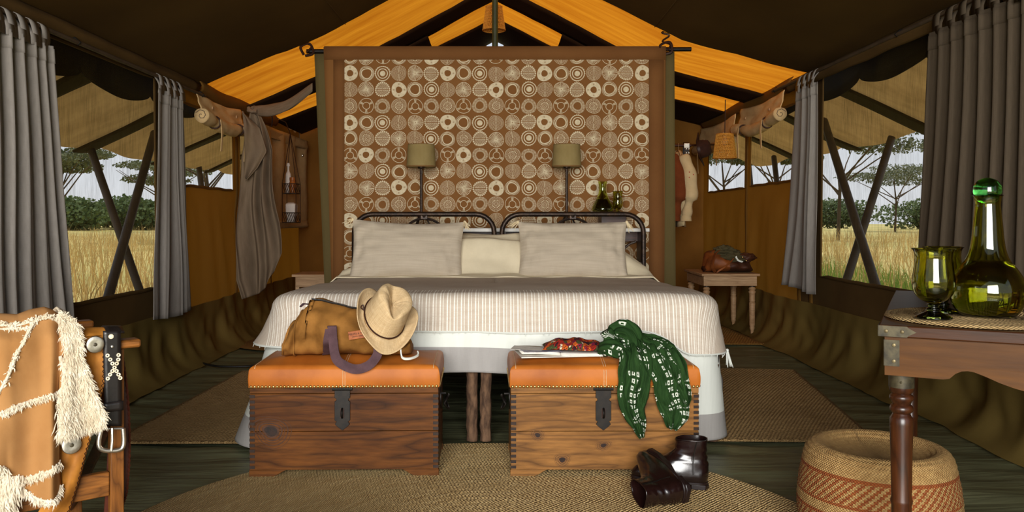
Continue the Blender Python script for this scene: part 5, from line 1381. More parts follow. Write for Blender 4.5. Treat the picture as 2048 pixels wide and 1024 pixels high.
# ================================================================== CAMPAIGN TABLE
TA = math.radians(-28)
t = thing('campaign_table', 'dark wooden table with scalloped apron, turned legs and brass corners at right', 'table', (.915, 1.955, 0)); o = Vector((.915, 1.955, 0))
RT = Matrix.Rotation(TA, 3, 'Z'); ZT = .697; TW, TD = .764, 1.06
def T(x, y, z): return o + RT @ Vector((x, y, z))
b = MB(); b.box(T(TW / 2, TD / 2, ZT - .014), (TW, TD, .028), R=RT); b.build('table_top', M['table_top_wood'], t, bevel=.003)
def apron(p0, p1, thick, n):
    L_ = (Vector(p1) - Vector(p0)).length; d = (Vector(p1) - Vector(p0)) / L_; zt = ZT - .0285
    low = []
    for i in range(61):
        x = L_ * i / 60; e = min(x, L_ - x)
        h = interp([(0, .092), (.130, .092), (.138, .088), (.146, .078), (.156, .071), (.170, .068), (.185, .070), (.205, .077), (.235, .090), (.265, .100), (.29, .105), (.31, .105), (.33, .101), (.35, .093), (.37, .082)], e / (L_ / 2) * .37)
        low.append(Vector(p0) + d * x + Vector((0, 0, zt - h)))
    pts = [Vector(p0) + Vector((0, 0, zt)), Vector(p0) + d * L_ + Vector((0, 0, zt))] + low[::-1]
    b = MB(); b.prism(pts, n * thick); b.build('apron', M['table_wood'], t, sharp=30)
ins = .012
apron(T(ins, ins, 0), T(TW - ins, ins, 0), .022, RT @ Vector((0, 1, 0)))
apron(T(ins, TD - ins, 0), T(TW - ins, TD - ins, 0), .022, RT @ Vector((0, -1, 0)))
apron(T(ins, ins + .0225, 0), T(ins, TD - ins - .0225, 0), .022, RT @ Vector((1, 0, 0)))
apron(T(TW - ins, ins + .0225, 0), T(TW - ins, TD - ins - .0225, 0), .022, RT @ Vector((-1, 0, 0)))
legp = [(.016, 0), (.020, .02), (.0215, .10), (.0225, .26), (.0245, .268), (.0245, .273), (.0225, .280), (.0245, .40), (.026, .455), (.026, .470), (.022, .476), (.0195, .482), (.0255, .488), (.0265, .494), (.0245, .500), (.020, .504), (.0235, .512), (.027, .517), (.0265, .524), (.021, .529), (.0265, .536), (.0275, .545)]
for x, y in ((.047, .047), (TW - .047, .047), (.047, TD - .047), (TW - .047, TD - .047)):
    b = MB(); b.lathe(legp, T(x, y, 0), 28); lg = b.build('leg', M['leg_wood'], t, sharp=60)
    b = MB(); b.lathe([(.0284, .545), (.0284, .583)], T(x, y, 0), 28); b.lathe([(.003, 0), (.002, .002)], T(x, y - .0, 0) + RT @ Vector((0, -.029, .56)), 8, R=Matrix.Rotation(PI / 2, 3, 'X')); b.build('brass_collar', M['brass_old'], lg, sharp=60)
def plate(x0, x1, z0, z1, name='corner_plate', tip=False):
    pts = [(x0, z0), (x1, z0), (x1, z1), (x0, z1)] if not tip else [(x0, z0), (x1 - .020, z0), (x1 - .016, z0 + .004), (x1, (z0 + z1) / 2), (x1 - .016, z1 - .004), (x1 - .020, z1), (x0, z1)]
    for y, dy in (((ins if not tip else 0), -.0018),):
        b = MB(); b.prism([T(x, y + dy, z) for x, z in pts], RT @ Vector((0, .0017, 0))); q = b.build(name, M['brass_old'], t)
    ns = [((x0 + x1) / 2 + .004, z0 + .012), ((x0 + x1) / 2 + .004, z1 - .012)] if not tip else [(x0 + .016, (z0 + z1) / 2), (x1 - .030, (z0 + z1) / 2)]
    for x, z in ns:
        b = MB(); b.lathe([(.0046, 0), (.004, .002), (.001, .003)], T(x, y + dy, z), 10, R=RT @ Matrix.Rotation(PI / 2, 3, 'X'), cap0=False); b.build('rivet', M['brass_dull'], q)
plate(0, .080, ZT - .0268, ZT - .0012, 'edge_plate', True); plate(ins, ins + .032, ZT - .098, ZT - .036)
# the same plates round the corner on the side
for (y0, y1, z0, z1, xx) in ((0, .07, ZT - .0268, ZT - .0012, -.0018), (ins, ins + .032, ZT - .098, ZT - .036, ins - .0018)):
    b = MB(); b.prism([T(xx, y, z) for y, z in ((y0, z0), (y1, z0), (y1, z1), (y0, z1))], RT @ Vector((.0017, 0, 0))); b.build('side_plate', M['brass_old'], t)

# plaited placemat
mc = at(1925, 640, 1.0); dm = (EYE - ZT) * F / (648 - VY); mc = Vector((1.205, 2.055, ZT + .001))
b = MB(); MR = .208
def pmat(u, v):
    a = 2 * PI * u; r = MR * v * (1 + .008 * nz(math.cos(a) * 4, math.sin(a) * 4)); return Vector((mc.x + r * math.cos(a), mc.y + r * math.sin(a), ZT + .0012 + (.0055 + .0025 * abs(math.sin(PI * v * 15))) * (1 if v < .995 else .1)))
b.grid(pmat, 110, 60, lambda u, v: (2 * PI * u * MR * v, v * .21), cu=True); b.build('placemat', M['placemat'], label='round plaited grass placemat under the green decanter and two goblets', cat='placemat', recalc=False)
PZ = ZT + .0105

# big decanter with stopper and water
dc = Vector(at(1975, 500, 2.04)); dc.z = PZ
t = thing('decanter', 'large green glass decanter half full of water with a round stopper', 'decanter', dc)
tab = [(.045, .000), (.062, .004), (.079, .028), (.0845, .060), (.080, .090), (.066, .116), (.050, .138), (.041, .160), (.036, .190), (.033, .225), (.0300, .258), (.0285, .276), (.0305, .292), (.0345, .300)]
vessel('glass_body', rprof(tab, 5), dc, 56, M['glass_olive'], t, th=.0034, wob=lambda a, z: 1 + .012 * math.sin(a * 7) * (1 if z > .15 else .1))
wp = [(r - .0037, z) for r, z in rprof([(.045, .0065), (.062, .0075), (.079, .028), (.0845, .060), (.080, .090), (.066, .116), (.050, .138)], 5)]
b = MB(); b.lathe([(.0006, .0065)] + wp + [(.0006, .138)], dc, 48); b.build('water', M['water'], t, sharp=60)
b = MB(); b.lathe([(.0006, .280)] + rprof([(.012, .281), (.0225, .288), (.026, .3005), (.030, .3025), (.0315, .311), (.0295, .325), (.021, .337), (.006, .3435)], 5) + [(.0005, .3435)], dc, 40); b.build('stopper', M['glass_green'], t, sharp=60)
def goblet(c, label):
    t = thing('goblet', label, 'goblet', c, 'pair of green glass goblets')
    bowl = rprof([(.010, .036), (.030, .046), (.044, .064), (.0475, .090), (.044, .120), (.0415, .145), (.0435, .162), (.049, .170)], 5)
    vessel('bowl', bowl, c, 44, M['glass_olive'], t, th=.0028, floor=.008)
    b = MB(); b.lathe([(.0006, .0005)] + rprof([(.040, .0008), (.041, .004), (.030, .010), (.015, .018), (.017, .023), (.0115, .028), (.015, .034), (.010, .0358)], 4) + [(.0006, .0358)], c, 40); b.build('foot', M['glass_dark'], t, sharp=60)
g1 = at(1867, 620, 1.99); g1.z = PZ; g2 = at(1886, 620, 2.115); g2.z = PZ
goblet(g1, 'nearer green glass goblet on the placemat, left of the large decanter'); goblet(g2, 'farther green glass goblet half hidden behind the other one')

# ================================================================== POUF
pc_ = Vector((1.105, 2.37, 0)); PRR = .218
t = thing('woven_pouf', 'low round woven stool with rust zigzag bands, under the wooden table', 'pouf', pc_)
prof = [(.150, .002), (.185, .004), (.206, .03), (.216, .08), (.219, .13), (.214, .19), (.203, .25), (.196, .275), (.186, .290), (.172, .298), (.158, .298), (.145, .291), (.128, .279), (.09, .270), (.04, .266), (.0008, .265)]
pp = rprof(prof, 10)
b = MB(); seg = 160; vs = []; uv = []; vv = 0; last = None
for (r, z) in pp:
    if last is None: vv = 0.0
    else: vv += math.hypot(r - last[0], z - last[1])
    last = (r, z)
    for k in range(seg):
        a = 2 * PI * k / seg + PI / 2; g = .0016 * math.sin(vv / .0075 * 2 * PI * .5)
        vs.append(pc_ + Vector(((r + g) * math.cos(a), (r + g) * math.sin(a), z))); uv.append((2 * PI * k / seg * .21, vv - .035))
b.add(vs, [(i * seg + k, i * seg + (k + 1) % seg, (i + 1) * seg + (k + 1) % seg, (i + 1) * seg + k) for i in range(len(pp) - 1) for k in range(seg)] + [list(range(seg))[::-1]], uv)
b.build('woven_body', M['pouf'], t, sharp=180)

# ================================================================== SAFARI CHAIR
AO = Vector((-.945, 2.18, 0)); TA_ = Vector((-.788, -.616, 0)); TC = Vector((-.616, .788, 0)); NN = -TC
def ap(px, py, off=0.0):
    """point on the plane of the near arm (pushed off towards the room) under a pixel"""
    p0 = AO + NN * off; c = (px - VX) / F
    s_ = (c * p0.y - p0.x) / (TA_.x - c * TA_.y); q = p0 + TA_ * s_
    return Vector((q.x, q.y, EYE - (py - VY) / F * q.y))
def ch(a, c, z): return AO + TA_ * a + TC * c + Vector((0, 0, z))
Rc = Matrix((TA_, TC, Vector((0, 0, 1)))).transposed()
t = thing('safari_chair', 'folding wooden safari chair with canvas sling, half hidden under hides at left', 'chair', ch(.28, .25, 0))
for c, a0 in ((0.0, .022), (.50, .03)):
    b = MB(); b.box(ch(.26 + a0, c, .622), (.56, .052, .022), R=Rc); b.build('arm_rest', M['chair_wood'], t, bevel=.006)
    for a in (.058, .46):
        b = MB(); b.box(ch(a, c, .305), (.034, .026, .61), R=Rc); b.build('leg', M['chair_wood_upright'], t, bevel=.003)
    b = MB(); b.box(ch(.259, c, .262), (.366, .020, .062), R=Rc); b.build('side_rail', M['chair_wood'], t, bevel=.003)
    b = MB(); b.box(ch(.259, c, .420), (.366, .018, .040), R=Rc); b.build('seat_rail', M['chair_wood'], t, bevel=.003)
for s_ in (1, -1):
    b = MB(); p, q = ch(.46 if s_ > 0 else .10, .02 if s_ > 0 else .03, .07), ch(.46 if s_ > 0 else .10, .48 if s_ > 0 else .47, .40)
    if s_ < 0: p, q = ch(.075, .48, .07), ch(.075, .02, .40)
    b.tube([p, q], .016, 4); b.build('cross_brace', M['dark_wood'], t)
b = MB(); b.grid(lambda u, v: ch(.07 + .40 * u, .0 + .5 * v, .44 - .035 * math.sin(PI * v)), 12, 16, lambda u, v: (u * .4, v * .5)); b.build('seat', M['sling_canvas'], t, solid=.004)
for c in (.0, .5):
    b = MB(); b.box(ch(.485, c, .76), (.026, .026, .32), R=Rc); b.build('back_post', M['chair_wood'], t, bevel=.003)
b = MB(); b.grid(lambda u, v: ch(.50 + .02 * math.sin(PI * u), .5 * u, .68 + .2 * v), 12, 4, lambda u, v: (u * .5, v * .2)); b.build('backrest', M['sling_canvas'], t, solid=.004)

# ---- red brown saddle strap with laced edge hanging inside the arm
def flat_piece(name, px_pts, off, thick, mtl, parent, **k):
    b = MB(); b.prism([ap(x, y, off) for x, y in px_pts], NN * thick); return b.build(name, mtl, parent, **k)
t = thing('laced_strap', 'dark red leather strap with laced edge hanging behind the belt on chair arm', 'strap', ap(243, 1024, -.045))
edge = [(236, 668), (243, 700), (250, 745), (256, 800), (258.5, 850), (259, 900), (257, 945), (253, 985), (245, 1012), (236, 1032), (225, 1060)]
flat_piece('leather', edge + [(205, 1060), (212, 960), (216, 880), (216, 760), (216, 668)], -.046, .004, M['lace_leather'], t)
le = smooth_path([ap(x, y, -.041) for x, y in edge], 14)
for i in range(0, len(le) - 3, 3):
    b = MB(); b.tube([le[i], le[i + 1].lerp(le[i + 2], .5), le[i + 3]], [.0022, .0042, .0022], 6); b.build('lace', M['lace_leather'], t)

# ---- tan leather chaps with conchos and zigzag stitching
t = thing('leather_chaps', 'tan leather chaps with silver conchos and zigzag stitches over the chair arm', 'chaps', ap(170, 900, .035))
out_ = [(156, 676), (175, 668), (208, 668), (209, 720), (208, 765), (202, 790), (193, 842), (183, 868), (172, 905), (163, 940), (152, 978), (141, 1000), (136, 1024), (120, 1046), (60, 1050), (85, 1015), (108, 1000), (118, 960), (122, 900), (130, 800), (150, 720)]
b = MB()
def chap(u, v):
    y = lerp(668, 1046, v)
    xr = interp([(668, 209), (765, 209), (790, 203), (842, 193), (868, 184), (905, 173), (940, 164), (978, 153), (1000, 146), (1024, 138), (1046, 122)], y)
    xl = interp([(668, 150), (720, 148), (800, 128), (900, 118), (960, 112), (1000, 104), (1015, 82), (1046, 64)], y)
    p = ap(lerp(xl, xr, u), y, .036 + .010 * math.sin(u * 5 + v * 6) + .006 * nz(u * 3, v * 8)); return p
b.grid(chap, 24, 80, lambda u, v: (u * .1, v * .5)); 
b.grid(lambda u, v: ap(lerp(150, 209, u), 668, 0) + NN * lerp(.036 + .01 * math.sin(u * 5), -.034, v) + Vector((0, 0, .0 + .016 * math.sin(PI * v))), 24, 8, lambda u, v: (u * .1, v * .08))
b.grid(lambda u, v: ap(lerp(150, 209, u), lerp(668, 860, v), -.036), 12, 20, lambda u, v: (u * .1, v * .08))
b.build('leather', M['chap_leather'], t, solid=.0035, sharp=180, recalc=False)
b = MB(); zz = []
for i in range(58):
    v = .26 + .73 * i / 57; u = .93 if i % 2 else .985; zz.append(chap(u, v) + NN * .003)
b.tube(zz, .0011, 4); b.build('zigzag_stitch', M['cord_brown'], t)
b = MB(); b.tube([chap(.985 if i % 2 else .93, .02 + .24 * i / 19) + NN * .003 for i in range(20)], .0011, 4); b.build('zigzag_stitch', M['cord_brown'], t)
for px, py, r in ((190, 689, .0215), (143, 890, .0225)):
    c = ap(px, py, .046 + (.016 if py > 800 else .004)); Rn = Matrix((TA_, Vector((0, 0, 1)), NN)).transposed()
    b = MB(); b.lathe([(r, 0), (r * .985, .0016), (r * .9, .0024), (r * .5, .0030), (r * .27, .0024), (.0005, .0024)], c, 30, R=Rn); cc = b.build('concho', M['silver'], t, sharp=60)
    b = MB(); b.lathe([(r * .22, .0022), (r * .20, .0055), (r * .1, .0065), (.0004, .0066)], c, 14, R=Rn); b.build('button', M['brass_old'], cc)

# ---- black belt
t = thing('studded_belt', 'black leather belt with bone eyelets and silver buckle over chair arm', 'belt', ap(224, 870, .04))
b = MB()
b.grid(lambda u, v: ap(lerp(206 + 3 * v, 241 + 2 * v, u), lerp(662, 852, v), .040 - .006 * v), 4, 30)
b.grid(lambda u, v: ap(lerp(206, 241, u), 662, 0) + NN * lerp(.040, -.036, v) + Vector((0, 0, .012 * math.sin(PI * v))), 4, 10)
b.grid(lambda u, v: ap(lerp(206, 241, u), lerp(662, 845, v), -.037), 4, 20)
b.build('strap', M['belt_leather'], t, solid=.004, recalc=False)
def off_b(y): return .0428 - .006 * (y - 662) / 190
eye_px = [(215, 711), (220.5, 719), (225, 727), (229, 735), (233, 742), (237, 749), (240.5, 756), (237, 710), (236.5, 719), (233.5, 727), (225, 742), (220, 749), (215.5, 757)]
for px, py in eye_px:
    b = MB(); c = ap(px, py, off_b(py)); b.lathe([(.0052, 0), (.0048, .002), (.0030, .0024), (.0018, .0012), (.0016, .0)], c, 12, R=Rn, cap0=False, cap1=False); b.build('eyelet', M['bone'], t)
b = MB(); b.lathe([(.0065, 0), (.006, .003), (.003, .0045), (.0005, .0046)], ap(222, 673, off_b(673)), 12, R=Rn); b.build('shell_stud', M['bone'], t)
b = MB(); b.lathe([(.0042, 0), (.003, .003), (.0005, .0036)], ap(224, 693, off_b(693)), 8, R=Rn); b.build('stud', M['silver'], t)
b = MB(); b.grid(lambda u, v: ap(lerp(205.5, 247, u), lerp(807, 826, v) - 6 * u, .043), 4, 3); b.build('keeper_loop', M['belt_leather'], t, solid=.004, recalc=False)
bp = [(203, 858), (199, 872), (197.5, 888), (201, 897), (211, 901), (224, 901.5), (237, 900), (245, 895), (247.5, 884), (247, 868), (246, 857)]
b = MB(); b.tube(smooth_path([ap(x, y, .043) for x, y in bp], 4), .0060, 10); b.tube([ap(203, 858, .040), ap(246, 857, .040)], .003, 8); b.build('buckle', M['silver'], t)
b = MB(); b.tube([ap(224, 856, .046), ap(224.5, 880, .049), ap(223, 902, .048)], [.0042, .004, .003], 8); b.build('buckle_prong', M['silver'], t)

# ---- shearling hide: suede outside, fleece inside and along the seams
t = thing('shearling_coat', 'tan suede shearling coat with white fleece edges draped over the chair arm', 'coat', ap(60, 960, .05))
def yb_s(x): return interp([(-120, 930), (-60, 925), (0, 936), (14, 944), (24, 968), (36, 974), (60, 990), (80, 1000), (105, 1003), (118, 990), (125, 970), (125.5, 940)], x)
def yt_s(x): return interp([(-120, 655), (-20, 652), (0, 648), (40, 650), (66, 640), (95, 634), (112, 640), (126, 652)], x)
def sued(u, v):
    x = lerp(-120, 125, u); y0, y1 = yt_s(x), yb_s(x); y = lerp(y0, y1, v); x2 = x
    if x > 100: x2 = x - (8 * math.sin(PI * v * .9)) * (x - 100) / 25 + 2 * math.sin(v * 12) * (x - 100) / 25
    off = .070 + .020 * math.sin(u * 13 + v * 2.2) * (.25 + .75 * v) + .012 * nz(u * 5, v * 3) - .035 * sst(.9, 1, u) + .01 * math.sin(v * 3)
    off *= sst(-.02, .12, v) * .5 + .5
    return ap(x2, y, off)
b = MB(); b.grid(sued, 70, 60, lambda u, v: (u * .3, v * .4))
b.grid(lambda u, v: sued(u, 0).lerp(sued(u, 0) - NN * .09, v) + Vector((0, 0, .02 * math.sin(PI * v))), 70, 8, lambda u, v: (u * .3, v * .1))
b.grid(lambda u, v: sued(u, 0) - NN * .09 + Vector((0, 0, -.22 * v)), 40, 10, lambda u, v: (u * .3, v * .2))
b.build('suede', M['suede'], t, solid=.004, sharp=180, recalc=False)
# the darker lap of suede seen between the front panel and the fleece
b = MB()
b.grid(lambda u, v: ap(lerp(118, lerp(141, 122, v ** 1.5), u), lerp(640, 800, v), .050 + .014 * math.sin(PI * u)), 10, 24, lambda u, v: (u * .05, v * .2)); b.build('inner_lap', M['suede'], t, solid=.003, sharp=180, recalc=False)
# fleece panel
def fle(u, v):
    xr = interp([(0, 146), (.1, 155), (.3, 155), (.55, 172), (.8, 190), (1, 205)], v); xl = interp([(0, 120), (.15, 130), (.4, 135), (.7, 118), (1, 119)], v)
    yb = lerp(866, 840, u); y = lerp(lerp(633, 646, u), yb, v)
    return ap(lerp(xl, xr, u), y, .066 + .016 * math.sin(u * 6 + 1) * v + .008 * nz(u * 4, v * 6) + .012 * v)
b = MB(); b.grid(fle, 30, 60, lambda u, v: (u * .1, v * .3)); b.grid(lambda u, v: fle(u, 0).lerp(fle(u, 0) - NN * .10, v) + Vector((0, 0, .018 * math.sin(PI * v))), 30, 8)
b.build('fleece', M['wool'], t, solid=.006, sharp=180, recalc=False)
def fle2(u, v): return ap(lerp(-60, lerp(44, 24, v), u), lerp(952, 1060, v), .058 + .012 * math.sin(u * 9 + v * 3))
b = MB(); b.grid(fle2, 24, 16, lambda u, v: (u * .1, v * .1)); b.build('fleece', M['wool'], t, solid=.006, sharp=180, recalc=False)
def strands(b, p, n, down, L, r, w=.0011, spread=.5):
    for _ in range(n):
        d = (down + Vector((r.gauss(0, spread), r.gauss(0, spread), r.gauss(0, spread * .6)))).normalized(); l = L * r.uniform(.5, 1.2)
        q = p + Vector((r.gauss(0, .003), r.gauss(0, .003), r.gauss(0, .003))); sd = d.cross(NN).normalized() * w * r.uniform(.7, 1.4)
        m1 = q + d * l * .55 + Vector((r.gauss(0, .2), r.gauss(0, .2), r.gauss(0, .15))) * l * .4; e = q + d * l + Vector((0, 0, -.25)) * l
        b.add([q - sd, q + sd, m1 + sd, m1 - sd, e], [(0, 1, 2, 3), (3, 2, 4)])
r_ = random.Random(5)
b = MB()
for i in range(4200):
    u, v = r_.random(), r_.random(); strands(b, fle(u, v) + NN * .002, 2, Vector((.05, 0, -1)) + NN * .55, .019, r_, .0009, .42)
for i in range(520): strands(b, fle(1, r_.random()), 2, Vector((0, 0, -.5)) - TA_ * .8 + NN * .2, .016, r_, .0012, .4)
for i in range(420): strands(b, fle(r_.random(), 1), 2, Vector((0, 0, -1)), .022, r_, .0012, .35)
for i in range(260): strands(b, fle(r_.random(), 0), 2, Vector((0, 0, .7)) + NN * .2, .014, r_, .0012, .5)
for i in range(1100): strands(b, fle2(r_.random(), r_.random()) + NN * .002, 2, Vector((-.1, 0, -1)) + NN * .5, .022, r_, .0014, .4)
b.build('fleece_locks', M['wool_strand'], t, kind='stuff', recalc=False, smooth=False)
def seam(pts, L=.011, n=230, down=Vector((0, 0, -1)), wid=.0035):
    b = MB(); P = smooth_path(pts, 8); b.tube(P, wid, 6)
    for i in range(n):
        k = r_.random() * (len(P) - 1); j = int(k); strands(b, P[j].lerp(P[min(j + 1, len(P) - 1)], k - j), 2, down + NN * .3, L, r_, .0012, .5)
    b.build('fleece_seam', M['wool_strand'], t, kind='stuff', recalc=False, smooth=False)
def spx(x, y, e=.004):
    u = (x + 120) / 245; y0, y1 = yt_s(x), yb_s(x); return sued(u, (y - y0) / (y1 - y0)) + NN * e
seam([spx(70, 641), spx(52, 672), spx(34, 706), spx(14, 755), spx(-20, 812)], .008, 170, Vector((-.6, 0, -.6)))
seam([spx(62, 655), spx(40, 657), spx(15, 657), spx(-30, 664)], .009, 120)
seam([spx(119, 786), spx(96, 792), spx(60, 802), spx(25, 815), spx(0, 826), spx(-50, 838)], .010, 260)
seam([spx(125, 926), spx(108, 936), spx(80, 948), spx(55, 956), spx(32, 962)], .013, 260)
seam([spx(x, yb_s(x) - 1) for x in (-110, -60, -20, 0, 12, 22, 30, 45, 62, 80, 104, 117, 124)], .013, 420)
seam([spx(x, yt_s(x) + 1) for x in (-60, -20, 0, 30, 60, 80, 95, 112, 122)], .011, 240, Vector((0, 0, .9)))
seam([ap(121, 712, .07), ap(125, 730, .07), ap(129, 748, .07), ap(131, 756, .07)], .008, 60)

# ================================================================== CURTAINS along the side windows
def curtain(side, y0, y1, yb0, yb1, zt, zb, label, mtl, pleats, seed, inset=.075, amp=.017, tabs=8):
    """tab-top curtain hung from a rail beside the wall; y0..y1 at the rail, yb0..yb1 at the hem"""
    s = 1 if side == 'L' else -1; x0 = XL if side == 'L' else XR
    t = thing('curtain', label, 'curtain', (x0 + s * inset, (y0 + y1) / 2, zb), 'grey curtains at the side windows')
    def cf(u, v):
        y = lerp(lerp(yb0, yb1, u), lerp(y0, y1, u), v ** .8)
        ph = u * pleats * 2 * PI + 3.2 * nz(u * 4 + seed, v * .7); a = amp * (1.0 - .2 * v) * (1 + 1.1 * nz(u * 3.5, seed * 3, v * .5))
        x = x0 + s * (inset + a * math.sin(ph) + .35 * a * math.sin(2 * ph + seed) + .02 * nz(u * 2, v * 2, seed) * (1 - v))
        return Vector((x, y + .3 * a * math.cos(ph), lerp(zb + .012 * math.sin(u * 5 + seed), zt, v)))
    W_ = abs(y1 - y0) * 2
    b = MB(); b.grid(cf, 150, 40, lambda u, v: (u * W_, v * (zt - zb))); p = b.build('panel', mtl, t, solid=.003, sharp=180, recalc=False)
    b = MB(); b.grid(lambda u, v: cf(u, .94 + .05 * v) + Vector((s * .003, 0, 0)), 150, 3, lambda u, v: (u * W_, v * .06)); b.build('heading', mtl, p, solid=.003, sharp=180, recalc=False)
    for k in range(tabs):
        u = (k + .5) / tabs; q = cf(u, .98); yy = lerp(y0, y1, u)
        top = Vector((x0 + s * .060, yy, zt + .075))
        b = MB()
        for sd in (-1, 1):
            ribbon(b, [q + Vector((s * .004, sd * .010, 0)), q.lerp(top, .5) + Vector((s * .012, sd * .012, 0)), top + Vector((s * .012 * sd, sd * .006, .0)), top + Vector((0, 0, .014))], .062, (0, 1, 0), .001, 4)
        b.build('tab', mtl, t, sharp=180)
    return t
# rails the curtains hang from
for side, y0, y1, z, nm in (('L', 2.6, 5.62, 1.79, 'left'), ('R', 2.8, 6.32, 1.93, 'right')):
    s = 1 if side == 'L' else -1; x0 = XL if side == 'L' else XR
    t = thing('curtain_rail', 'thin wooden curtain rail under the %s eave' % nm, 'curtain rail', (x0 + s * .06, (y0 + y1) / 2, z))
    b = MB(); b.tube([(x0 + s * .06, y0, z), (x0 + s * .06, y1, z)], .011, 10); b.build('rod', M['pole_dark'], t)
    for y in (y0 + .1, (y0 + y1) / 2 - .2, y1 - .05):
        b = MB(); b.tube([(x0 + s * .0, y, z + .03), (x0 + s * .05, y, z + .02), (x0 + s * .074, y, z - .002), (x0 + s * .06, y, z - .013)], .005, 6); b.build('bracket', M['iron_black'], t)
curtain('L', 2.85, 3.64, 2.80, 3.84, 1.715, .44, 'wide grey curtain at far left hanging behind the safari chair', M['curtain'], 9, 1, tabs=9)
curtain('L', 4.80, 5.20, 4.72, 5.34, 1.715, .355, 'narrow grey curtain right of the left front window', M['curtain'], 3.6, 2, tabs=4)
curtain('R', 2.90, 4.00, 2.90, 4.14, 1.855, .42, 'wide grey curtain in painted shade at far right behind the green decanter', M['curtain_shaded'], 10, 3, tabs=10)
curtain('R', 5.42, 5.78, 5.44, 6.06, 1.855, .455, 'narrow grey curtain left of the right front window', M['curtain'], 3.6, 4, tabs=4)

# ================================================================== ROLLED BLINDS
def rolled_blind(side, y0, y1, ztop, zroll, label, drop=.05, seed=0):
    """canvas flap rolled up and tied above a rear window"""
    s = 1 if side == 'L' else -1; x0 = XL if side == 'L' else XR
    t = thing('rolled_blind', label, 'blind', (x0 + s * .05, (y0 + y1) / 2, zroll), 'rolled canvas blinds over the rear windows')
    def fx(u, v): return Vector((x0 + s * (.062 + .030 * v + .014 * nz(u * 5 + seed, v * 3)), lerp(y0, y1, u), lerp(ztop - .03 * math.sin(PI * u), zroll - drop * math.sin(PI * u) ** 1.5 + .03, v)))
    b = MB(); b.grid(fx, 40, 12, lambda u, v: (u * abs(y1 - y0), v * .3)); b.build('flap', M['blind_cloth'], t, solid=.004, sharp=180, recalc=False)
    b = MB(); n = 44; seg = 22; vs = []; uv = []
    for i in range(n + 1):
        u = -.03 + 1.06 * i / n
        c = Vector((x0 + s * .105, lerp(y0, y1, u), zroll - drop * math.sin(PI * max(0, min(1, u))) ** 1.5))
        tie = min(abs(u - .22), abs(u - .80)); rr = .048 * (1 - .28 * math.exp(-(tie / .05) ** 2)) * (1 + .10 * nz(u * 7, seed))
        for k in range(seg):
            a = 2 * PI * k / seg; vs.append(c + Vector((math.cos(a) * rr * s, 0, math.sin(a) * rr * (1 + .08 * math.sin(a * 3 + u * 9))))); uv.append((u * abs(y1 - y0), a * .05))
    b.add(vs, [(i * seg + k, i * seg + (k + 1) % seg, (i + 1) * seg + (k + 1) % seg, (i + 1) * seg + k) for i in range(n) for k in range(seg)] + [list(range(seg)), [n * seg + k for k in range(seg)][::-1]], uv)
    b.build('roll', M['blind_cloth'], t, sharp=180)
    ye = y0 - .03 * (y1 - y0)
    b = MB(); b.tube([Vector((x0 + s * (.105 + .004 * k * math.cos(k * .9)), ye - .003 * (1 if y1 > y0 else -1), zroll + .004 * k * math.sin(k * .9))) for k in range(1, 11)], .0028, 5); b.build('spiral_end', M['grey_brown_cloth'], t)
    for u, L_ in ((.24, .20), (.80, .24)):
        y = lerp(y0, y1, u); zc = zroll - drop * math.sin(PI * u) ** 1.5
        b = MB(); b.tube([Vector((x0 + s * (.105 + .042 * math.cos(a)), y, zc + .042 * math.sin(a))) for a in [2 * PI * k / 16 for k in range(16)]], .006, 6, closed=True)
        b.build('tie_loop', M['cord_brown'], t)
        b = MB(); ribbon(b, [Vector((x0 + s * .150, y, zc + .02)), Vector((x0 + s * .158, y + .004, zc - .06)), Vector((x0 + s * .154, y - .004, zc - L_))], .030, (0, 1, 0), .002, 6); b.build('tie', M['blind_cloth'], t)
        b = MB(); b.lathe([(.012, -.004), (.012, .004)], (x0 + s * .094, y, zc + .10), 10, R=Matrix.Rotation(PI / 2, 3, 'Y')); b.build('toggle', M['pale_wood'], t)
rolled_blind('L', 5.46, 6.40, 1.80, 1.635, 'rolled tan canvas blind above the rear left window', .035, 1)
rolled_blind('R', 6.05, 7.12, 1.90, 1.72, 'rolled tan canvas blind above the nearer rear right window', .055, 2)
rolled_blind('R', 7.28, 8.52, 1.88, 1.655, 'rolled tan canvas blind behind the hanging wicker shade', .03, 3)

# ================================================================== LEFT REAR CORNER
# zip flap strap between the windows
t = thing('canvas_strap', 'long brown canvas strap with a buckle end hanging left of the grey drape', 'strap', (XL + .05, 6.52, 1.0))
b = MB(); ribbon(b, [Vector((XL + .06, 6.60, 1.75)), Vector((XL + .075, 6.56, 1.5)), Vector((XL + .065, 6.52, 1.25)), Vector((XL + .08, 6.46, 1.10))], .06, (0, 1, 0), .003, 8); b.build('webbing', M['canvas_tan'], t)
b = MB(); b.tube([(XL + .082, 6.46, 1.115), (XL + .09, 6.45, 1.075), (XL + .085, 6.46, 1.04)], [.014, .018, .012], 8, flat=.5); b.build('buckle_end', M['iron_black'], t)

# grey brown drape tied back at the end of the swag
t = thing('grey_drape', 'long grey-brown drape gathered and hanging left of the printed cloth', 'drape', (-1.83, 6.3, .3))
def drp(u, v):
    # v: 0 at the knot, 1 at the hem
    zt = 1.775; w = interp([(0, .045), (.08, .10), (.25, .20), (.45, .22), (.7, .26), (.9, .27), (1, .20)], v)
    hem = 1.44 * (1 - .06 * u if u < .5 else .97 - .30 * (u - .5) ** 1.2)
    ph = u * 3.4 * 2 * PI + 4.5 * nz(u * 2.2, v * 1.0, 3)
    x = -1.835 + .03 * v + (u - .5) * w * 1.25 + .012 * math.sin(v * 9)
    y = 6.25 + (.030 + .02 * nz(u * 2, v * 2, 9)) * math.sin(ph) * sst(0, .2, v) + .05 * nz(u * 3, v * 3, 2) + .04 * math.sin(v * 6 + u * 4) * sst(.1, .4, v)
    return Vector((x, y, zt - hem * v))
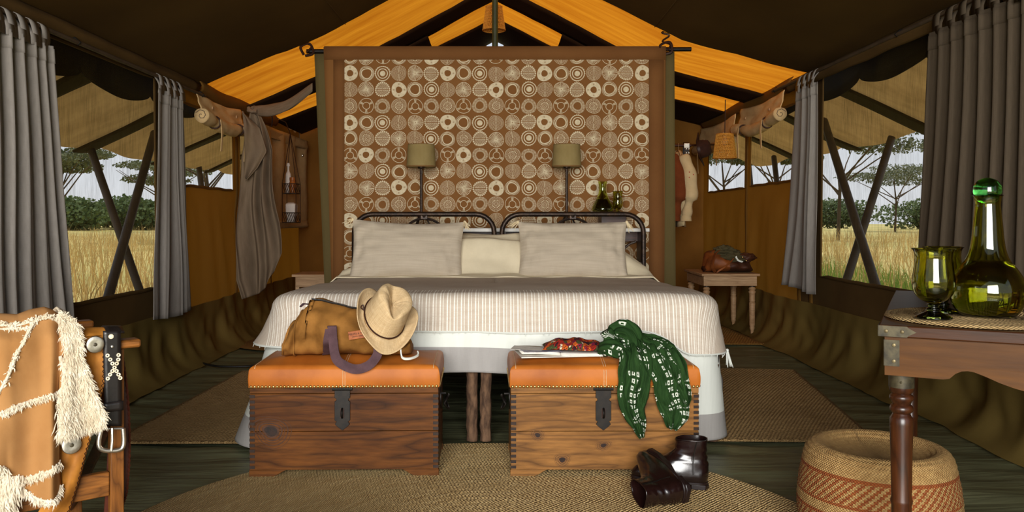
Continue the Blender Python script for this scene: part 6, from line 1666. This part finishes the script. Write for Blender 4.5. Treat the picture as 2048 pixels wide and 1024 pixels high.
b = MB(); b.grid(drp, 110, 90, lambda u, v: (u * 1.0, v * 1.45)); b.build('cloth', M['grey_brown_cloth'], t, solid=.004, sharp=180, recalc=False)
def lap(u, v):
    w = interp([(0, .02), (.2, .12), (.55, .17), (.8, .10), (1, .01)], v)
    return Vector((-1.90 + .02 * v + u * w, 6.17 + .02 * math.sin(u * 7 + v * 4), 1.76 - .50 * v - .03 * u))
b = MB(); b.grid(lap, 20, 30, lambda u, v: (u * .2, v * .5)); b.build('folded_lap', M['grey_brown_cloth'], t, solid=.004, sharp=180, recalc=False)
b = MB()
sw = [Vector((-1.84, 6.25, 1.775)), Vector((-1.70, 6.18, 1.765)), Vector((-1.52, 6.08, 1.80)), Vector((-1.32, 5.93, 1.90))]
P_ = smooth_path(sw, 8); rings = []
for i, p in enumerate(P_):
    k = i / (len(P_) - 1); rr = .020 + .024 * math.sin(PI * min(1, k * .8 + .1))
    rings.append([p + Vector((0, math.cos(a) * rr * .5, math.sin(a) * rr * (1 + .15 * math.sin(a * 4 + i * .3)))) for a in [2 * PI * q / 18 for q in range(18)]])
b.loft(rings); b.build('swag', M['grey_brown_cloth'], t, sharp=180)
b = MB(); b.tube(smooth_path([(-1.87, 6.22, 1.79), (-1.84, 6.20, 1.76), (-1.80, 6.23, 1.785), (-1.84, 6.27, 1.80), (-1.87, 6.22, 1.77), (-1.80, 6.20, 1.76)], 5), .014, 7); b.build('knot', M['grey_brown_cloth'], t)

# tan cloth panel with pockets of a hanging wire tidy
t = thing('cloth_panel', 'plain tan cloth panel hanging against the left wall behind the wire tidy', 'panel', (-1.93, 7.7, .93))
pz = 1.74
b = MB(); b.grid(lambda u, v: Vector((-1.955 + .025 * nz(u * 3, v * 2, 6) + .02 * u + .012 * math.sin(u * 22) * (.3 + v), lerp(6.92, 8.42, u), lerp(.86, pz, v))), 60, 20, lambda u, v: (u * 1.3, v * .9)); b.build('cloth', M['blind_cloth'], t, solid=.004, sharp=180, recalc=False)
b = MB(); b.grid(lambda u, v: Vector((-1.945 + .025 * nz(u * 3, v * 2, 6) + .02 * u, lerp(6.92, 8.42, u), lerp(pz - .09, pz, v))), 40, 3, lambda u, v: (u * 1.3, v * .1)); b.build('hem_band', M['blind_cloth'], t, solid=.006, sharp=180, recalc=False)
b = MB(); b.grid(lambda u, v: Vector((-1.945 + .025 * nz(u * 3, v * 2, 6) + .02 * u, lerp(6.92, 8.42, u), lerp(.86, .93, v))), 40, 3, lambda u, v: (u * 1.3, v * .1)); b.build('hem_band', M['blind_cloth'], t, solid=.006, sharp=180, recalc=False)
b = MB(); b.lathe([(.016, 0), (.014, .008), (.002, .012)], (-1.925, 8.20, 1.58), 12, R=Matrix.Rotation(PI / 2, 3, 'Y')); b.build('snap', M['silver'], t)
b = MB(); b.tube(smooth_path([(-1.92, 7.05, 1.74), (-1.915, 7.05, 1.82), (-1.95, 7.06, 1.85)], 4), .006, 6); b.build('hanging_cord', M['cord_brown'], t)
# wire tidy
wx, wy = -1.80, 7.25
t = thing('wire_tidy', 'two-tier dark wire tidy on cords beside the grey drape', 'basket', (wx, wy, 1.05))
for zt_, nm in ((1.255, 0), (1.00, 1)):
    for z in (zt_, zt_ - .085):
        b = MB(); b.tube([(wx - .06, wy - .08, z), (wx + .06, wy - .08, z), (wx + .06, wy + .08, z), (wx - .06, wy + .08, z)], .0035, 5, closed=True); b.build('rim', M['wire'], t)
    for k in range(9):
        x = wx - .06 + .12 * k / 8
        for yy in (wy - .08, wy + .08):
            b = MB(); b.tube([(x, yy, zt_), (min(wx + .06, x + .028), yy, zt_ - .085)], .0028, 4); b.build('wire', M['wire'], t)
    b = MB(); b.box((wx, wy, zt_ - .086), (.118, .158, .004)); b.build('tray', M['wire'], t)
for sx, sy in ((-1, -1), (1, -1), (1, 1), (-1, 1)):
    b = MB(); b.tube([(wx + sx * .06, wy + sy * .08, .915), (wx + sx * .06, wy + sy * .08, 1.255), (wx - .01, wy, 1.70)], .003, 5); b.build('hanging_cord', M['cord_brown'], t)
b = MB(); b.tube([(wx - .01, wy, 1.70), (wx - .05, wy, 1.80), (wx - .13, wy + .0, 1.84)], .004, 5); b.build('hanging_cord', M['cord_brown'], t)
b = MB(); b.lathe(rprof([(.028, 1.172), (.030, 1.20), (.030, 1.25), (.024, 1.275), (.026, 1.285), (.026, 1.31)]), (wx + .02, wy - .04, .0015), 18); b.build('amber_jar', M['amber'], label='squat amber jar in the upper tier of the wire tidy', cat='jar')
b = MB(); b.lathe(rprof([(.022, 1.172), (.024, 1.20), (.024, 1.33), (.010, 1.37), (.010, 1.41), (.016, 1.415), (.012, 1.44)]), (wx - .035, wy + .03, .0015), 16); b.build('pump_bottle', M['plastic_white'], label='slim white bottle standing in the upper tier of the wire tidy', cat='bottle')
b = MB(); b.loft([[Vector((wx + x * k + .01 * z, wy + y * k, .9165 + z)) for x, y in ((-.045, -.055), (.045, -.055), (.045, .055), (-.045, .055))] for z, k in ((0, .7), (.05, .75), (.065, .9), (.16, .95), (.175, .5))]); b.build('tissue_pack', M['plastic_white'], label='white folded pack standing in the lower tier of the wire tidy', cat='pack', bevel=.008)
# pale stand peeping out between the cloth hanging and the drape
t = thing('pale_stand', 'pale wooden stand half hidden behind the bed and hanging at left', 'stand', (-1.46, 6.55, 0))
b = MB(); b.box((-1.40, 6.55, .505), (.36, .36, .02)); b.build('top', M['pale_wood'], t, bevel=.003)
b = MB(); b.box((-1.40, 6.39, .455), (.30, .02, .08)); b.build('apron', M['pale_wood'], t, bevel=.003)
for x in (-1.54, -1.26):
    for y in (6.40, 6.70):
        b = MB(); b.box((x, y, .2475), (.03, .03, .495)); b.build('leg', M['pale_wood'], t, bevel=.003)

# ================================================================== HANGING WICKER SHADES
def wicker(c, r0, r1, h, label, ztop, cord_to):
    t = thing('wicker_shade', label, 'lamp shade', c, 'hanging wicker lamp shades'); c = Vector(c)
    n = 36
    for sgn, nm in ((1, 'wicker_strand'), (-1, 'wicker_strand')):
        b = MB()
        for k in range(n):
            b.tube([c + Vector((lerp(r0, r1, i / 8) * math.cos(2 * PI * k / n + sgn * i * .085), lerp(r0, r1, i / 8) * math.sin(2 * PI * k / n + sgn * i * .085), h * i / 8)) for i in range(9)], .0030, 4)
        b.build(nm, M['wicker_warm'], t, kind='stuff')
    b = MB()
    for i in range(17):
        k = i / 16; b.tube([c + Vector((lerp(r0, r1, k) * math.cos(a), lerp(r0, r1, k) * math.sin(a), h * k)) for a in [2 * PI * q / 30 for q in range(30)]], .0026 if 0 < i < 16 else .006, 5, closed=True)
    b.build('wicker_hoop', M['wicker_warm'], t, kind='stuff')
    b = MB(); b.lathe([(r1 * .98, h), (r1 * .5, h + .006), (.012, h + .008)], c, 24, cap0=False, cap1=True); b.build('crown', M['wicker_warm'], t)
    b = MB(); b.tube([c + Vector((0, 0, h)), Vector(cord_to)], .004, 6); b.build('cord', M['cord_brown'], t)
    b = MB(); b.lathe([(.010, h - .002), (.012, h - .03), (.026, h - .06), (.022, h - .085), (.002, h - .10)], c, 14); b.build('bulb', M['plastic_white'], t)
wicker((1.995, 7.12, 1.475), .098, .072, .205, 'wicker basket shade hanging at right before the far right window', 0, (2.0, 7.12, roofz(2.0) - .040))
wicker((-.008, 6.42, 2.425), .088, .062, .18, 'wicker basket shade hanging under the roof ridge behind tent pole', 0, (-.008, 6.42, roofz(0) - .012))

# ================================================================== CLOTHES RAIL at the right rear
RX, RYY, RZ_ = 1.62, 7.45, 1.615
t = thing('clothes_rail', 'dark wooden clothes rail standing behind the printed hanging at right', 'rail', (1.2, RYY, 0))
b = MB(); b.tube([(.75, RYY, RZ_), (1.78, RYY, RZ_)], .014, 10); b.build('rod', M['dark_wood'], t)
for x in (.80,):
    b = MB(); b.tube([(x, RYY, 0), (x, RYY, RZ_ - .01)], .018, 10); b.build('upright', M['dark_wood'], t)
b = MB(); b.tube([(1.78, RYY, RZ_), (2.165, 7.55, RZ_ + .02)], .010, 8); b.build('wall_stay', M['dark_wood'], t)
def garment(x, label, mtl, name, zb, flower=False, cat='shirt'):
    t = thing(name, label, cat, (x, RYY, zb))
    b = MB(); b.tube(smooth_path([(x, RYY + .02, RZ_ + .02), (x, RYY - .012, RZ_ + .016), (x, RYY - .014, RZ_ - .01), (x, RYY, RZ_ - .05)], 5), .0028, 6); b.tube([(x, RYY - .19, RZ_ - .13), (x, RYY - .06, RZ_ - .065), (x, RYY, RZ_ - .05), (x, RYY + .06, RZ_ - .065), (x, RYY + .19, RZ_ - .13)], .008, 6); b.build('hanger', M['pale_wood'], t)
    b = MB(); rings = []
    for i in range(20):
        k = i / 19; z = lerp(RZ_ - .055, zb, k); wy = interp([(0, .05), (.08, .15), (.2, .21), (1, .22)], k); wx = interp([(0, .02), (.2, .035), (1, .04)], k)
        rings.append([Vector((x + wx * math.cos(a) + .012 * math.sin(a * 5 + k * 4), RYY + wy * math.sin(a), z + .01 * math.sin(a * 3))) for a in [2 * PI * q / 26 for q in range(26)]])
    b.loft(rings); b.build('body', mtl, t, sharp=180)
    for sy in (-1, 1):
        b = MB(); sh = Vector((x, RYY + sy * .19, RZ_ - .115))
        P_ = smooth_path([sh, sh + Vector((.035, sy * .035, -.12)), sh + Vector((.055, sy * .04, -.30)), sh + Vector((.035, sy * .03, -.46)), sh + Vector((.02, sy * .02, -.56))], 7)
        b.tube(P_, [.050 + .014 * math.sin(i * .9) * .4 + (.016 if i < len(P_) * .6 else -.012) * math.sin(PI * i / len(P_)) for i in range(len(P_))], 14)
        slv = b.build('sleeve', mtl, t, sharp=180)
        b = MB(); b.tube([P_[-1] + Vector((0, 0, .035)), P_[-1] - Vector((0, 0, .012))], [.047, .052], 14); b.build('cuff', mtl, slv)
        if flower and sy < 0:
            for k in range(9):
                q = P_[9] + Vector((.0, -.062, 0)) + Vector((.022 * math.cos(k * 2.1) * (k > 0), 0, .026 * math.sin(k * 2.1) * (k > 0)))
                b = MB(); b.lathe([(.010 if k == 0 else .006, 0), (.006, .003), (.0005, .004)], q, 8, R=Matrix.Rotation(PI / 2, 3, 'X')); b.build('embroidery', M['red_thread'], slv)
garment(1.665, 'cream cotton shirt with red flower embroidery on its sleeve, on the rail', M['shirt_cream'], 'embroidered_shirt', .88, True)
garment(1.565, 'rust brown shirt on the clothes rail next to cream shirt', M['shirt_rust'], 'rust_shirt', .86)
# belt with metal eyelets over the rod
t = thing('eyelet_belt', 'dark belt with a line of silver eyelets hung over the clothes rail', 'belt', (1.745, RYY, 1.2))
b = MB(); ribbon(b, [(1.735, RYY + .03, 1.28), (1.735, RYY + .03, 1.5), (1.735, RYY + .018, RZ_ + .012), (1.735, RYY, RZ_ + .021), (1.735, RYY - .018, RZ_ + .012), (1.735, RYY - .028, 1.5), (1.74, RYY - .03, 1.25)], .045, (1, 0, 0), .002, 5); b.build('strap', M['belt_leather'], t)
for k in range(9):
    for sx in (-.011, .011):
        b = MB(); b.tube([Vector((1.736 + sx + .0085 * math.cos(a), RYY - .033, 1.58 - k * .036 + .0085 * math.sin(a))) for a in [2 * PI * q / 10 for q in range(10)]], .0028, 5, closed=True); b.build('eyelet', M['silver'], t)
b = MB(); b.box((1.736, RYY - .027, RZ_ - .005), (.052, .006, .045)); b.build('buckle', M['silver'], t, bevel=.004)
# dark felt hat on the end of the rail
hc2 = Vector((1.83, RYY - .05, 1.57)); R2 = Matrix.Rotation(math.radians(80), 3, 'Y') @ Matrix.Rotation(.3, 3, 'X')
t = thing('felt_hat', 'dark brown felt hat hung on the end of the clothes rail', 'hat', hc2)
b = MB(); b.grid(lambda u, v: hc2 + R2 @ Vector((lerp(.08, .155, v) * math.cos(2 * PI * u), lerp(.095, .18, v) * math.sin(2 * PI * u), .03 * v * abs(math.cos(2 * PI * u)))), 48, 6, cu=True); b.build('brim', M['felt_brown'], t, solid=.004, sharp=180)
b = MB(); b.lathe([(.085, 0), (.080, .06), (.070, .10), (.045, .115), (.001, .105)], hc2, 36, R=R2 @ Matrix.Diagonal((1, 1.15, 1)).to_3x3(), cap0=False); b.build('crown', M['felt_brown'], t, sharp=180)
b = MB(); b.lathe([(.0865, .004), (.085, .026)], hc2, 36, R=R2 @ Matrix.Diagonal((1, 1.15, 1)).to_3x3(), cap0=False, cap1=False); b.build('hat_band', M['cord_brown'], t)

# ================================================================== PALE TURNED-LEG TABLE with leather bag
t = thing('side_table', 'pale wooden table with turned legs at the right rear wall', 'table', (1.88, 6.88, 0))
x0, x1, y0, y1, zt = 1.665, 2.135, 6.60, 7.22, .505
b = MB(); b.box(((x0 + x1) / 2, (y0 + y1) / 2, zt - .010), (x1 - x0, y1 - y0, .020)); b.build('table_top', M['pale_wood'], t, bevel=.003)
for c, s_ in (pt_box(x0 + .02, x1 - .02, y0 + .02, y0 + .038, zt - .10, zt - .0205), pt_box(x0 + .02, x1 - .02, y1 - .038, y1 - .02, zt - .10, zt - .0205), pt_box(x0 + .02, x0 + .038, y0 + .0385, y1 - .0385, zt - .10, zt - .0205), pt_box(x1 - .038, x1 - .02, y0 + .0385, y1 - .0385, zt - .10, zt - .0205)):
    b = MB(); b.box(c, s_); b.build('apron', M['pale_wood'], t, bevel=.002)
lp = [(.012, 0), (.014, .03), (.021, .05), (.018, .065), (.022, .075), (.0235, .20), (.025, .255), (.020, .262), (.025, .270), (.023, .28), (.024, .33), (.030, .345), (.022, .355), (.030, .368), (.022, .378), (.026, .385)]
for x in (x0 + .05, x1 - .05):
    for y in (y0 + .05, y1 - .05):
        b = MB(); b.lathe(lp, (x, y, .012), 20); lg = b.build('leg', M['pale_wood'], t, sharp=60)
        b = MB(); b.lathe([(.027, .385), (.027, .394)], (x, y, .012), 20); b.build('dark_collar', M['iron_black'], lg, sharp=60)
zt += .001
t = thing('leather_bag', 'slouchy brown leather bag lying open on the pale turned-leg table', 'bag', (1.92, 6.88, zt))
b = MB()
rings = []
for i in range(30):
    k = i / 29; x = lerp(1.74, 2.13, k); h = interp([(0, .05), (.06, .15), (.2, .185), (.45, .13), (.7, .10), (.9, .10), (1, .04)], k); dp = interp([(0, .07), (.1, .15), (.5, .19), (.9, .14), (1, .06)], k)
    rg = []
    for q in range(30):
        a = 2 * PI * q / 30; y = math.cos(a) * dp; z = max(.0015, h / 2 + math.sin(a) * h / 2); w = .02 * nz(k * 8 + z * 4, a * 1.5, 4)
        rg.append(Vector((x + .02 * nz(a, k * 3), 6.85 + y + w * math.cos(a), zt + max(.0015, z + w * (1 if math.sin(a) > 0 else 0)))))
    rings.append(rg)
b.loft(rings); 
for fi in range(len(b.f)): b.m[fi] = 0 if fi < 13 * 30 else 1
b.build('body', [M['bag_leather'], M['bag_leather_dark']], t, sharp=180)
b = MB(); ribbon(b, [(1.80, 6.70, zt + .005), (1.765, 6.655, zt + .06), (1.79, 6.67, zt + .15), (1.83, 6.71, zt + .18)], .030, (.4, -.6, .3), .003, 6); b.build('strap', M['bag_leather'], t)
b = MB(); ribbon(b, [(1.80, 6.65, zt + .012), (1.86, 6.645, zt + .05), (1.93, 6.65, zt + .11)], .030, (.5, -.1, .8), .003, 6); b.build('strap', M['bag_leather'], t)
b = MB(); b.crumple((2.07, 6.74, zt + .125), (.065, .05, .034), 3, .35, 2.4, flat=False); b.build('flap', M['bag_leather_dark'], t, sharp=180)
for k, (x, z) in enumerate(((2.02, .128), (2.05, .10))):
    b = MB(); b.lathe([(.006, 0), (.004, .004), (.0004, .005)], (x, 6.688, zt + z), 10, R=Matrix.Rotation(PI / 2, 3, 'X')); b.build('rivet', M['brass'], t)
t = thing('olive_jacket', 'crumpled olive green jacket stuffed into the open leather bag', 'jacket', (1.93, 6.80, zt + .1))
b = MB(); b.crumple((1.905, 6.80, zt + .160), (.095, .075, .052), 11, .55, 2.3, 60, 40, flat=False); b.crumple((1.965, 6.76, zt + .120), (.10, .065, .046), 17, .5, 2.6, 60, 40, flat=False); b.crumple((1.90, 6.775, zt + .195), (.05, .045, .028), 23, .5, 2.6, 40, 24, flat=False); b.build('cloth', M['olive_cloth'], t, sharp=180)
b = MB(); ribbon(b, [(1.965, 6.69, zt + .135), (1.98, 6.685, zt + .105), (2.02, 6.69, zt + .09)], .014, (.5, -.2, .6), .002, 5); b.build('striped_trim', M['linen_white'], t)
